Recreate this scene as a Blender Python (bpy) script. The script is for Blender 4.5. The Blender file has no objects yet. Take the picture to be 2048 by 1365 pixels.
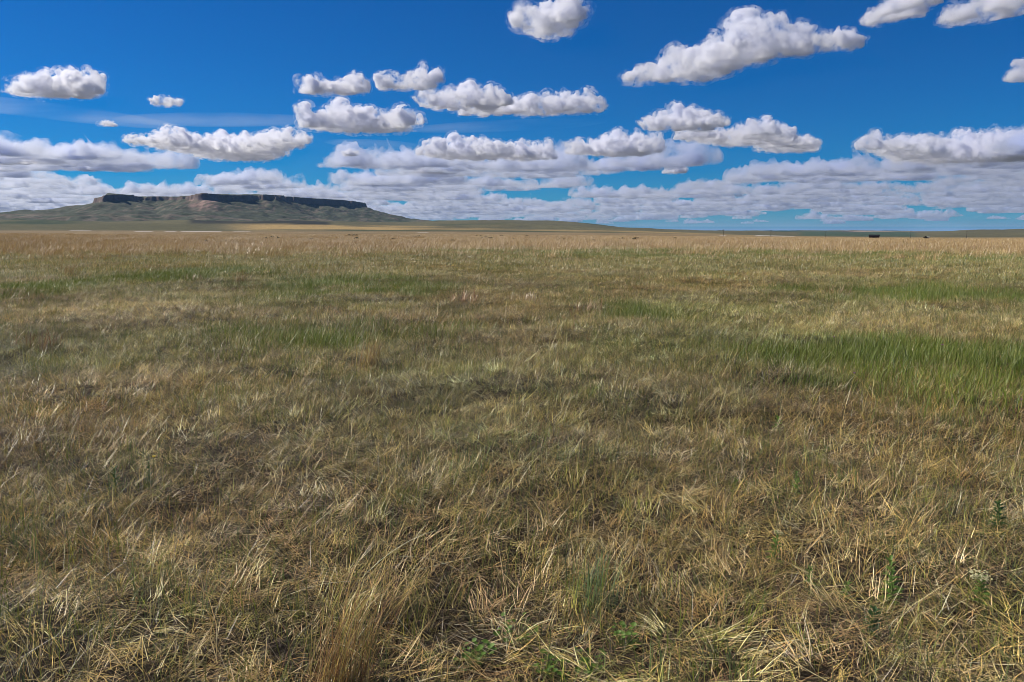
import bpy, math, random
import numpy as np
from mathutils import Vector, Euler

sc = bpy.context.scene
COL = sc.collection
R = math.radians

# ------------------------------------------------------------------ camera
EYE = 1.6
FPX = 1577.0                    # focal length in photograph pixels (2048 wide)
PITCH = math.atan((682.5 - 463.0) / FPX)
cam_data = bpy.data.cameras.new('camera')
cam = bpy.data.objects.new('camera', cam_data)
COL.objects.link(cam)
cam.location = (0, 0, EYE)
cam.rotation_euler = (math.pi / 2 - PITCH, 0, 0)
cam_data.sensor_width = 36.0
cam_data.lens = FPX / 2048.0 * 36.0
cam_data.clip_start = 0.05
cam_data.clip_end = 400000.0
sc.camera = cam

# ------------------------------------------------------------------ sky and sun
SUN_AZ = -74.0                  # degrees from the viewing direction, to the left
SUN_EL = 41.0
world = bpy.data.worlds.new('World')
sc.world = world
world.use_nodes = True
wn = world.node_tree
wn.nodes.clear()
w_out = wn.nodes.new('ShaderNodeOutputWorld')
w_bg = wn.nodes.new('ShaderNodeBackground')
w_sky = wn.nodes.new('ShaderNodeTexSky')
w_hsv = wn.nodes.new('ShaderNodeHueSaturation')
w_sky.sky_type = 'NISHITA'
w_sky.sun_disc = False
w_sky.sun_elevation = R(SUN_EL)
w_sky.sun_rotation = R(SUN_AZ)
w_sky.altitude = 900
w_sky.air_density = 1.0
w_sky.dust_density = 0.15
w_sky.ozone_density = 3.0
w_hsv.inputs['Saturation'].default_value = 1.15
w_mul = wn.nodes.new('ShaderNodeVectorMath')
w_mul.operation = 'MULTIPLY'
w_mul.inputs[1].default_value = (0.005, 0.60, 1.2)
w_bg.inputs['Strength'].default_value = 0.053
wn.links.new(w_sky.outputs[0], w_hsv.inputs['Color'])
wn.links.new(w_hsv.outputs[0], w_mul.inputs[0])
wn.links.new(w_mul.outputs[0], w_bg.inputs['Color'])
wn.links.new(w_bg.outputs[0], w_out.inputs['Surface'])

sun_dir = Vector((math.sin(R(SUN_AZ)) * math.cos(R(SUN_EL)),
                  math.cos(R(SUN_AZ)) * math.cos(R(SUN_EL)),
                  math.sin(R(SUN_EL))))
sun_data = bpy.data.lights.new('sun', 'SUN')
sun_data.energy = 5.0
sun_data.angle = R(0.53)
sun_data.color = (1.0, 0.915, 0.77)
sun = bpy.data.objects.new('sun', sun_data)
COL.objects.link(sun)
sun.rotation_euler = sun_dir.to_track_quat('Z', 'Y').to_euler()

sc.render.engine = 'CYCLES'
sc.view_settings.view_transform = 'Standard'
sc.view_settings.look = 'None'
sc.view_settings.exposure = 0.30
sc.view_settings.gamma = 1.0
sc.view_settings.use_curve_mapping = False
cy = sc.cycles
cy.max_bounces = 16
cy.diffuse_bounces = 2
cy.glossy_bounces = 2
cy.transmission_bounces = 4
cy.volume_bounces = 16
cy.transparent_max_bounces = 128
cy.use_denoising = True
cy.filter_width = 0.9
cy.caustics_reflective = False
cy.caustics_refractive = False
cy.sample_clamp_indirect = 4.0

# ------------------------------------------------------------------ measuring helpers
SP, CP = math.sin(PITCH), math.cos(PITCH)

def ray(px, py):
    """direction seen at a photograph pixel (arrays welcome)"""
    u = (np.asarray(px, float) - 1024.0) / FPX
    v = (682.5 - np.asarray(py, float)) / FPX
    return u, CP + v * SP, -SP + v * CP

def az_te(px, py):
    x, y, z = ray(px, py)
    return np.arctan2(x, y), z / np.hypot(x, y)

def on_plain(px, py, z=0.0):
    x, y, zz = ray(px, py)
    t = (z - EYE) / zz
    return x * t, y * t

# ------------------------------------------------------------------ noise (numpy)
def _h2(ix, iy, s):
    h = (ix.astype(np.int64) * 374761393 + iy.astype(np.int64) * 668265263 + s * 1274126177) & 0xffffffff
    h = ((h ^ (h >> 13)) * 1103515245) & 0xffffffff
    h = ((h ^ (h >> 16)) * 2246822519) & 0xffffffff
    return ((h ^ (h >> 15)) & 0xffffff) / float(0xffffff)

def _q(t):
    return t * t * t * (t * (t * 6 - 15) + 10)

def vn2(x, y, s=0):
    fx, fy = np.floor(x), np.floor(y)
    ix, iy = fx.astype(np.int64), fy.astype(np.int64)
    tx, ty = _q(x - fx), _q(y - fy)
    a, b = _h2(ix, iy, s), _h2(ix + 1, iy, s)
    c, d = _h2(ix, iy + 1, s), _h2(ix + 1, iy + 1, s)
    return (a + (b - a) * tx) * (1 - ty) + (c + (d - c) * tx) * ty

def fbm2(x, y, o=4, s=0):
    r, a, t = 0.0, 1.0, 0.0
    for i in range(o):
        r = r + a * vn2(x * 2 ** i + 17.3 * i, y * 2 ** i - 9.1 * i, s + i)
        t += a
        a *= 0.5
    return r / t

def vn3(x, y, z, s=0):
    fz = np.floor(z)
    iz = fz.astype(np.int64)
    tz = _q(z - fz)
    fx, fy = np.floor(x), np.floor(y)
    ix, iy = fx.astype(np.int64), fy.astype(np.int64)
    tx, ty = _q(x - fx), _q(y - fy)
    out = 0.0
    for k in (0, 1):
        yy = iy + (iz + k) * 7919
        a, b = _h2(ix, yy, s), _h2(ix + 1, yy, s)
        c, d = _h2(ix, yy + 1, s), _h2(ix + 1, yy + 1, s)
        p = (a + (b - a) * tx) * (1 - ty) + (c + (d - c) * tx) * ty
        out = out + p * (tz if k else 1 - tz)
    return out

def smooth(a, b, x):
    t = np.clip((x - a) / (b - a), 0, 1)
    return t * t * (3 - 2 * t)

# ------------------------------------------------------------------ object helpers
def mesh_obj(name, verts, faces, mat, parent=None, smooth_shade=False, loc=None):
    me = bpy.data.meshes.new(name)
    me.from_pydata([tuple(v) for v in verts], [], [tuple(f) for f in faces])
    me.update()
    if mat:
        me.materials.append(mat)
    if smooth_shade:
        me.polygons.foreach_set('use_smooth', np.ones(len(me.polygons), dtype=bool))
    o = bpy.data.objects.new(name, me)
    COL.objects.link(o)
    if parent:
        o.parent = parent
    if loc is not None:
        o.location = loc
    return o

def np_mesh(name, verts, quads):
    """fast mesh from numpy arrays of verts and equal-size faces"""
    me = bpy.data.meshes.new(name)
    n, k = quads.shape
    me.vertices.add(len(verts))
    me.vertices.foreach_set('co', np.ascontiguousarray(verts, dtype=np.float32).ravel())
    me.loops.add(n * k)
    me.loops.foreach_set('vertex_index', np.ascontiguousarray(quads, dtype=np.int32).ravel())
    me.polygons.add(n)
    me.polygons.foreach_set('loop_start', np.arange(0, n * k, k, dtype=np.int32))
    me.update(calc_edges=True)
    return me

def set_smooth(me, on=True):
    me.polygons.foreach_set('use_smooth', np.full(len(me.polygons), on, dtype=bool))

def col_attr(me, rgb, name='tone'):
    a = me.attributes.new(name, 'FLOAT_COLOR', 'POINT')
    c = np.ones((len(me.vertices), 4), dtype=np.float32)
    c[:, :3] = rgb
    a.data.foreach_set('color', c.ravel())

def tag(o, label=None, cat=None, group=None, kind=None):
    for k, v in (('label', label), ('category', cat), ('group', group), ('kind', kind)):
        if v:
            o[k] = v
    return o

def empty(name, loc, rz=0.0):
    o = bpy.data.objects.new(name, None)
    o.empty_display_size = 0.1
    COL.objects.link(o)
    o.location = loc
    o.rotation_euler = (0, 0, rz)
    return o

# ------------------------------------------------------------------ materials
def new_mat(name):
    m = bpy.data.materials.new(name)
    m.use_nodes = True
    nt = m.node_tree
    b = nt.nodes.get('Principled BSDF')
    return m, nt, b

def plain_mat(name, rgb, rough=0.8, var=0.25, scale=8.0, spec=0.3):
    m, nt, b = new_mat(name)
    no = nt.nodes.new('ShaderNodeTexNoise')
    tc = nt.nodes.new('ShaderNodeTexCoord')
    no.inputs['Scale'].default_value = scale
    no.inputs['Detail'].default_value = 5
    rp = nt.nodes.new('ShaderNodeValToRGB')
    rp.color_ramp.elements[0].position = 0.3
    rp.color_ramp.elements[1].position = 0.7
    rp.color_ramp.elements[0].color = tuple(c * (1 - var) for c in rgb) + (1,)
    rp.color_ramp.elements[1].color = tuple(min(1, c * (1 + var)) for c in rgb) + (1,)
    nt.links.new(tc.outputs['Object'], no.inputs['Vector'])
    nt.links.new(no.outputs['Fac'], rp.inputs['Fac'])
    nt.links.new(rp.outputs[0], b.inputs['Base Color'])
    b.inputs['Roughness'].default_value = rough
    b.inputs['Specular IOR Level'].default_value = spec
    return m

def ground_material():
    m, nt, b = new_mat('prairie_ground')
    at = nt.nodes.new('ShaderNodeAttribute'); at.attribute_name = 'tone'
    geo = nt.nodes.new('ShaderNodeNewGeometry')
    mixes = at.outputs['Color']
    for sc_, lo, hi in ((0.045, 0.75, 1.25), (0.6, 0.75, 1.25), (14.0, 0.55, 1.45)):
        no = nt.nodes.new('ShaderNodeTexNoise')
        no.inputs['Scale'].default_value = sc_
        no.inputs['Detail'].default_value = 6
        no.inputs['Roughness'].default_value = 0.6
        mr = nt.nodes.new('ShaderNodeMapRange')
        mr.inputs[1].default_value = 0.3; mr.inputs[2].default_value = 0.7
        mr.inputs[3].default_value = lo; mr.inputs[4].default_value = hi
        mx = nt.nodes.new('ShaderNodeVectorMath'); mx.operation = 'SCALE'
        nt.links.new(geo.outputs['Position'], no.inputs['Vector'])
        nt.links.new(no.outputs['Fac'], mr.inputs[0])
        nt.links.new(mixes, mx.inputs[0])
        nt.links.new(mr.outputs[0], mx.inputs['Scale'])
        mixes = mx.outputs[0]
    nt.links.new(mixes, b.inputs['Base Color'])
    b.inputs['Roughness'].default_value = 0.95
    b.inputs['Specular IOR Level'].default_value = 0.1
    return m

def grass_material(name, transl=0.2, rough=0.38, spec=0.5, single=False):
    """blade colour from the blade's own colour, varied per clump"""
    m, nt, b = new_mat(name)
    out = nt.nodes.get('Material Output')
    at = nt.nodes.new('ShaderNodeAttribute'); at.attribute_name = 'tone'
    ti = nt.nodes.new('ShaderNodeAttribute'); ti.attribute_name = 'tint'; ti.attribute_type = 'INSTANCER'
    mx = nt.nodes.new('ShaderNodeVectorMath'); mx.operation = 'MULTIPLY'
    nt.links.new(at.outputs['Color'], mx.inputs[0])
    if single:
        mx.inputs[1].default_value = (1, 1, 1)
    else:
        nt.links.new(ti.outputs['Vector'], mx.inputs[1])
    nt.links.new(mx.outputs[0], b.inputs['Base Color'])
    b.inputs['Roughness'].default_value = rough
    b.inputs['Specular IOR Level'].default_value = spec
    tr = nt.nodes.new('ShaderNodeBsdfTranslucent')
    nt.links.new(mx.outputs[0], tr.inputs['Color'])
    ms = nt.nodes.new('ShaderNodeMixShader'); ms.inputs[0].default_value = transl
    nt.links.new(b.outputs[0], ms.inputs[1]); nt.links.new(tr.outputs[0], ms.inputs[2])
    nt.links.new(ms.outputs[0], out.inputs['Surface'])
    return m

def leaf_material(name, rgb, transl=0.35):
    m = plain_mat(name, rgb, 0.5, 0.3, 30.0, 0.35)
    nt = m.node_tree
    b = nt.nodes.get('Principled BSDF'); out = nt.nodes.get('Material Output')
    tr = nt.nodes.new('ShaderNodeBsdfTranslucent'); tr.inputs[0].default_value = tuple(rgb) + (1,)
    ms = nt.nodes.new('ShaderNodeMixShader'); ms.inputs[0].default_value = transl
    nt.links.new(b.outputs[0], ms.inputs[1]); nt.links.new(tr.outputs[0], ms.inputs[2])
    nt.links.new(ms.outputs[0], out.inputs['Surface'])
    return m

def cloud_material(name, density, aniso=0.3, noise_m=0.0, lo=0.40, hi=0.58, rgb=(0.925, 0.936, 0.985), stretch=(1, 1, 1)):
    m = bpy.data.materials.new(name)
    m.use_nodes = True
    nt = m.node_tree
    nt.nodes.clear()
    out = nt.nodes.new('ShaderNodeOutputMaterial')
    v = nt.nodes.new('ShaderNodeVolumePrincipled')
    v.inputs['Color'].default_value = tuple(rgb) + (1,)
    v.inputs['Density'].default_value = density
    v.inputs['Anisotropy'].default_value = aniso
    nt.links.new(v.outputs[0], out.inputs['Volume'])
    if noise_m:
        tc = nt.nodes.new('ShaderNodeNewGeometry')
        no = nt.nodes.new('ShaderNodeTexNoise')
        no.inputs['Scale'].default_value = 1.0 / noise_m
        no.inputs['Detail'].default_value = 5.0
        no.inputs['Roughness'].default_value = 0.6
        mr = nt.nodes.new('ShaderNodeMapRange')
        mr.interpolation_type = 'SMOOTHSTEP'
        mr.inputs[1].default_value = lo; mr.inputs[2].default_value = hi
        mr.inputs[3].default_value = 0.0; mr.inputs[4].default_value = density
        st = nt.nodes.new('ShaderNodeVectorMath'); st.operation = 'MULTIPLY'; st.inputs[1].default_value = stretch
        nt.links.new(tc.outputs['Position'], st.inputs[0])
        nt.links.new(st.outputs[0], no.inputs['Vector'])
        nt.links.new(no.outputs['Fac'], mr.inputs[0])
        nt.links.new(mr.outputs[0], v.inputs['Density'])
    else:
        m.cycles.homogeneous_volume = True
    return m

M_GROUND = ground_material()
M_GRASS = grass_material('dry_grass_blades')
M_TUSSOCK = grass_material('tussock_blades', single=True)
M_GREEN = grass_material('green_grass_blades', 0.28, 0.45, 0.35)

# ------------------------------------------------------------------ the lie of the land
# skyline and slope heights read off the photograph as (pixel x, pixel y) at each distance
XS = np.array([-700, -200, 0, 120, 200, 300, 400, 500, 600, 700, 800, 900, 1000, 1040, 1100, 1150, 1200, 1250, 1300,
               1400, 1500, 1600, 1750, 1850, 1900, 1950, 2050, 2300, 2800], float)
def row(pairs):
    p = np.array(pairs, float)
    return np.interp(XS, p[:, 0], p[:, 1])
flat = lambda r: 463 + EYE * FPX / r
ROWS = [
    (60,   row([(0, flat(60))])),
    (150,  row([(0, flat(150)), (1200, flat(150)), (1700, flat(150) + 3)])),
    (300,  row([(0, flat(300)), (1000, flat(300) + 1), (1500, 478), (1900, 481)])),
    (500,  row([(0, 468.2), (900, 470), (1500, 475), (1900, 479.3)])),
    (800,  row([(0, 466.0), (900, 468), (1500, 473), (1800, 477.6)])),
    (1100, row([(0, 464.6), (900, 466.5), (1500, 471), (1650, 474), (2000, 475.6), (2100, 474.5)])),
    (1500, row([(0, 463.4), (900, 465), (1400, 468), (1600, 474), (1900, 478)])),
    (2100, row([(0, 460.5), (500, 461.5), (900, 462.5), (1300, 466), (1600, 474), (2000, 478)])),
    (2600, row([(0, 450), (400, 453), (700, 455), (900, 457), (1200, 460), (1350, 465), (1600, 472), (2000, 474)])),
    (3100, row([(-200, 441), (0, 441.5), (200, 442), (380, 440), (600, 440.5), (650, 442), (740, 447), (800, 449),
                (1000, 448), (1150, 450), (1250, 456), (1350, 461), (1500, 465), (1700, 471), (1900, 468), (2050, 466)])),
    (4000, row([(-200, 436), (0, 436), (700, 444), (800, 444.5), (880, 442.5), (900, 441), (940, 441.8), (1000, 439.5), (1030, 438), (1040, 440.4), (1055, 439.8),
                (1070, 441.5), (1130, 442.5), (1160, 445), (1200, 450.5), (1250, 456), (1300, 458.5), (1400, 461.3), (1500, 463),
                (1600, 466), (1750, 468), (1850, 466), (1900, 462), (1950, 459), (2000, 458), (2100, 457.5)])),
    (5200, row([(-200, 434), (0, 433), (600, 446), (1000, 447), (1250, 459), (1400, 462.5), (1500, 463), (1750, 465), (1900, 464), (2100, 461)])),
    (7000, row([(-700, 434), (-200, 433), (0, 431.5), (60, 431), (130, 429), (300, 432), (600, 448), (1000, 455), (1300, 461.5), (1400, 462.3),
                (1600, 462.0), (1650, 461.5), (1750, 461.8), (1830, 463.5), (2100, 464)])),
    (10000, row([(0, 440), (600, 456), (1000, 460), (1300, 462.4), (1650, 461.6), (1850, 463.3)])),
    (16000, row([(0, 455), (1000, 462.4), (2000, 463.2)])),
    (40000, row([(0, 463.0)])),
    (120000, row([(0, 464.0)])),
]
AZ_T = az_te(XS, np.full_like(XS, 463.0))[0]
LR_T = np.log(np.array([q[0] for q in ROWS], float))
Z_T = np.array([EYE + r * az_te(XS, y)[1] for r, y in ROWS])          # rows r, columns azimuth
Z_T[0] = 0.0
AZ_F = np.linspace(AZ_T[0], AZ_T[-1], 900)
LR_F = np.linspace(math.log(60), math.log(120000), 500)
_tmp = np.array([np.interp(AZ_F, AZ_T, zr) for zr in Z_T])
Z_F = np.empty((len(LR_F), len(AZ_F)))
_rT, _rF = np.exp(LR_T), np.exp(LR_F)
for j in range(len(AZ_F)):
    Z_F[:, j] = np.interp(_rF, _rT, _tmp[:, j])
def _blur(a, axis, n):
    k = np.hanning(2 * n + 3)[1:-1]
    k /= k.sum()
    pad = [(0, 0), (0, 0)]
    pad[axis] = (n, n)
    b = np.pad(a, pad, mode='edge')
    return np.apply_along_axis(lambda v: np.convolve(v, k, mode='valid'), axis, b)
Z_F = _blur(_blur(Z_F, 0, 5), 1, 4)

def far_z(x, y):
    r = np.maximum(np.hypot(x, y), 60.0)
    az = np.abs(np.arctan2(x, y)) * np.sign(np.arctan2(x, y))
    az = np.clip(az, AZ_F[0], AZ_F[-1])
    fi = np.clip((np.log(r) - LR_F[0]) / (LR_F[1] - LR_F[0]), 0, len(LR_F) - 1.001)
    fj = np.clip((az - AZ_F[0]) / (AZ_F[1] - AZ_F[0]), 0, len(AZ_F) - 1.001)
    i, j = fi.astype(int), fj.astype(int)
    a, b = fi - i, fj - j
    return (Z_F[i, j] * (1 - a) * (1 - b) + Z_F[i + 1, j] * a * (1 - b)
            + Z_F[i, j + 1] * (1 - a) * b + Z_F[i + 1, j + 1] * a * b)

def ground_z(x, y):
    x = np.asarray(x, float); y = np.asarray(y, float)
    r = np.hypot(x, y)
    z = far_z(x, y)
    # hummocks and tussock mounds close by, low swells farther out
    near = 1 - smooth(60, 140, r)
    hum = (fbm2(x / 0.9, y / 0.9, 3, 5) - 0.5) * 0.16 + (fbm2(x / 3.2, y / 3.2, 2, 9) - 0.5) * 0.16
    z = z + near * hum
    swell = (fbm2(x / 45, y / 45, 3, 12) - 0.5) * 0.7 * smooth(30, 200, r) * (1 - smooth(800, 2000, r))
    z = z + swell
    hill = smooth(2200, 3200, r) * (1 - smooth(12000, 20000, r))
    z = z + hill * (fbm2(x / 230, y / 200, 4, 21) - 0.5) * 13.0
    return z

# ------------------------------------------------------------------ ground sheet
def px_mask(x, y, boxes, soft=0.35, wob=0.35, scale=1.0):
    """ellipses on the ground that cover the given photograph rectangles"""
    m = np.zeros_like(x)
    n = (fbm2(x / scale, y / scale, 3, 77) - 0.5) * 2
    for x0, y0, x1, y1, s in boxes:
        xm = 0.5 * (x0 + x1)
        _, ya = on_plain(xm, y1); _, yb = on_plain(xm, y0)
        yc, ry = 0.5 * (ya + yb), 0.5 * (yb - ya)
        xa, _ = on_plain(x0, 0.5 * (y0 + y1)); xb, _ = on_plain(x1, 0.5 * (y0 + y1))
        k = np.clip((y / yc), 0.3, 3.0)
        xc, rx = 0.5 * (xa + xb), 0.5 * (xb - xa)
        d = np.sqrt(((x - xc) / rx) ** 2 + ((y - yc) / ry) ** 2) + n * wob
        m = np.maximum(m, s * (1 - smooth(1 - soft, 1 + soft, d)))
    return m

GREEN_BOXES = [(1530, 702, 2200, 795, 1.0), (1640, 578, 2100, 612, 0.6), (480, 660, 900, 695, 0.65), (1230, 612, 1310, 645, 0.6),
               (850, 497, 1750, 520, 0.4), (-60, 565, 110, 612, 0.8), (500, 560, 900, 600, 0.35), (1500, 500, 2048, 530, 0.35),
               (860, 900, 960, 960, .2), (1150, 1160, 1260, 1300, .2), (300, 540, 500, 570, .5)]
BROWN_BOXES = [(-100, 780, 330, 1010, 1.0), (640, 760, 900, 850, 0.8), (-100, 480, 1300, 503, 0.7), (1150, 820, 1320, 900, .6),
               (200, 1000, 620, 1200, .7), (-100, 620, 200, 780, .5), (900, 1150, 1200, 1300, .8), (1750, 560, 2100, 575, .5)]
PALE_BOXES = [(180, 690, 700, 900, 0.8), (1400, 615, 2150, 695, 1.0), (80, 585, 420, 660, .9), (1000, 1040, 1300, 1120, .5),
              (1350, 1000, 2048, 1365, .7), (600, 1000, 900, 1200, .5), (1150, 700, 1400, 740, .7), (1500, 540, 2048, 575, .5)]

def build_ground():
    a0 = np.linspace(-R(41), R(41), 1000)
    step = a0[1] - a0[0]
    side = R(41) + np.cumsum(np.minimum(step * 1.12 ** np.arange(1, 90), R(5)))
    side = side[side < R(178)]
    az = np.concatenate([-side[::-1], a0, side])
    r = np.concatenate([[0.4, 0.8, 1.2, 1.6], np.exp(np.linspace(math.log(2.0), math.log(110000), 360))])
    A, RR = np.meshgrid(az, r)
    X, Y = np.sin(A) * RR, np.cos(A) * RR
    x, y = X.ravel(), Y.ravel()
    z = ground_z(x, y)
    nr, na = X.shape
    v = np.stack([x, y, z], 1)
    i = np.arange(nr - 1)[:, None] * na + np.arange(na - 1)[None, :]
    q = np.stack([i, i + 1, i + na + 1, i + na], -1).reshape(-1, 4)
    # seam behind the observer
    k = np.arange(nr - 1) * na
    q2 = np.stack([k + na - 1, k, k + na, k + 2 * na - 1], -1)
    # innermost disc
    q = np.concatenate([q, q2])
    c = len(v)
    v = np.concatenate([v, [[0, 0, float(ground_z(np.array([0.0]), np.array([0.01]))[0])]]])
    j = np.arange(na)
    tri_fan = [(c, int((t + 1) % na), int(t)) for t in j]
    me = bpy.data.meshes.new('ground')
    nq = len(q)
    loops = np.concatenate([q.ravel(), np.array(tri_fan).ravel()]).astype(np.int32)
    starts = np.concatenate([np.arange(0, nq * 4, 4), nq * 4 + np.arange(0, na * 3, 3)]).astype(np.int32)
    me.vertices.add(len(v)); me.vertices.foreach_set('co', v.astype(np.float32).ravel())
    me.loops.add(len(loops)); me.loops.foreach_set('vertex_index', loops)
    me.polygons.add(len(starts)); me.polygons.foreach_set('loop_start', starts)
    me.update(calc_edges=True)
    set_smooth(me)
    # colours of soil, litter, grassland, pasture and alkali
    x, y, z = v[:, 0], v[:, 1], v[:, 2]
    rr = np.hypot(x, y)
    azv = np.arctan2(x, y)
    soil = np.array([0.034, 0.027, 0.019])  # soil tone lowered to paint shade between the blades
    litter = np.array([0.20, 0.155, 0.085])
    c_tan = np.array([0.215, 0.158, 0.083])
    olive = np.array([0.100, 0.092, 0.046])
    n1 = fbm2(x / 30, y / 30, 3, 3)[:, None]
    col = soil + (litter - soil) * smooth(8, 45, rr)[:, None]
    mid = c_tan * (0.75 + 0.5 * n1)
    col = col + (mid - col) * smooth(60, 160, rr)[:, None]
    # from here on colours follow the bands of the plain and its hills
    te = (z - EYE) / np.maximum(rr, 1)
    pyv = 682.5 - FPX * (te * CP / np.cos(azv) * 1.0 + SP / CP * 1.0) if False else None
    px = 1024 + FPX * np.tan(azv) / CP
    px = np.where(np.abs(azv) < R(60), px, np.sign(azv) * 4000)
    nA = fbm2(x / 120, y / 220, 4, 41); nB = fbm2(x / 300, y / 120, 4, 43)
    hillcol = olive * (0.8 + 0.5 * nA)[:, None]
    col = col + (hillcol - col) * smooth(1300, 2300, rr)[:, None]
    def paint(mask, rgb):
        nonlocal col
        col = col + (np.array(rgb) - col) * np.clip(mask, 0, 1)[:, None]
    def band(x0, x1, r0, r1, sx=60, sr=0.05, wob=0.12):
        w = (nB - 0.5) * 2 * wob
        lr = np.log(np.maximum(rr, 1)) + w
        return (smooth(x0 - sx, x0 + sx, px) * (1 - smooth(x1 - sx, x1 + sx, px))
                * smooth(math.log(r0) - sr, math.log(r0) + sr, lr) * (1 - smooth(math.log(r1) - sr, math.log(r1) + sr, lr)))
    gold = (0.36, 0.25, 0.10)
    dgreen = (0.030, 0.048, 0.020)
    paint(band(480, 830, 2150, 2750) * 0.9, gold)
    paint(band(820, 1000, 2350, 2650) * 0.7, gold)
    paint(band(1050, 1450, 2150, 2500) * 0.7, gold)
    paint(band(1450, 2600, 180, 1300, 80, 0.2) * 0.7, (0.26, 0.195, 0.095))
    paint(band(-400, 420, 2200, 2650, 40, .04) * 0.8, (0.085, 0.08, 0.035))
    paint(band(-400, 160, 2700, 3080, 60, .03) * 0.95, dgreen)
    paint(band(380, 660, 2780, 3130, 12, .015, .06) * 0.95, (0.020, 0.021, 0.016))  # near-black band across the slope before the mesa
    paint(band(680, 1250, 1950, 2120, 40, .015, .04) * 0.9, dgreen)
    paint(band(230, 480, 2080, 2160, 40, .015, .06) * 0.7, dgreen)
    paint(band(880, 1010, 3000, 3200, 20, .02, .05) * 0.6, dgreen)
    paint(band(1130, 1450, 3650, 4500, 30, .04, .05) * 0.7, dgreen)
    paint(band(1400, 1600, 4000, 6000, 30, .05, .05) * 0.8, (0.035, 0.06, 0.03))
    paint(band(1530, 1600, 6000, 9000, 6, .03, .05) * 0.95, (0.02, 0.03, 0.03))
    paint(band(1600, 1830, 2500, 5500, 15, .05, .08) * 0.8, (0.04, 0.075, 0.045))
    paint(band(1690, 1850, 5600, 6500, 15, .03, .06) * 0.8, (0.30, 0.22, 0.17))
    paint(band(1760, 1850, 6650, 8000, 8, .02, .03) * 0.9, (0.025, 0.03, 0.035))
    # alkali crust
    for (xa, xb, ra, rb) in ((140, 182, 1760, 1830), (205, 235, 1710, 1745), (270, 305, 1590, 1660), (330, 352, 1600, 1650),
                             (362, 442, 1500, 1600), (466, 500, 1520, 1575), (598, 606, 1400, 1440), (835, 856, 1250, 1290), (1512, 1572, 1010, 1075), (1540, 1590, 1020, 1050), (1440, 1452, 1040, 1080)):
        paint(band(xa, xb, ra, rb, 4, .006, .015) * 1.0, (0.72, 0.68, 0.66))
    me.materials.append(M_GROUND)
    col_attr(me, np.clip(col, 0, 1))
    o = bpy.data.objects.new('ground', me)
    COL.objects.link(o)
    tag(o, 'wide grassland plain of dry litter and soil running out to low hills', 'ground', kind='structure')
    return o
build_ground()

# ------------------------------------------------------------------ mesa
RIM = [(200, 396, 3750), (197, 397, 3600), (203, 392, 3470), (212, 391, 3460), (224, 390, 3500), (236, 389, 3600), (250, 390, 3740), (266, 393, 3900),
       (285, 394, 3960), (300, 394, 3930), (320, 394, 3930), (345, 394, 3900), (368, 394, 3800), (380, 392, 3620),
       (392, 389, 3530), (402, 388, 3495), (412, 388, 3490), (421, 388, 3510), (428, 389, 3600), (440, 390, 3690), (462, 391, 3760), (482, 391, 3800),
       (500, 391, 3890), (520, 391, 3900), (540, 390, 3900), (552, 390, 3960), (566, 392, 4060), (580, 394, 4090), (600, 395, 4110), (625, 397, 4180), (640, 398, 4190), (660, 399, 4260),
       (690, 401, 4330), (712, 403, 4370), (723, 404, 4430), (727, 406, 4560), (720, 405, 4850), (640, 399, 5100), (500, 391, 5200), (350, 388, 5100), (240, 389, 4600)]

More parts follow.
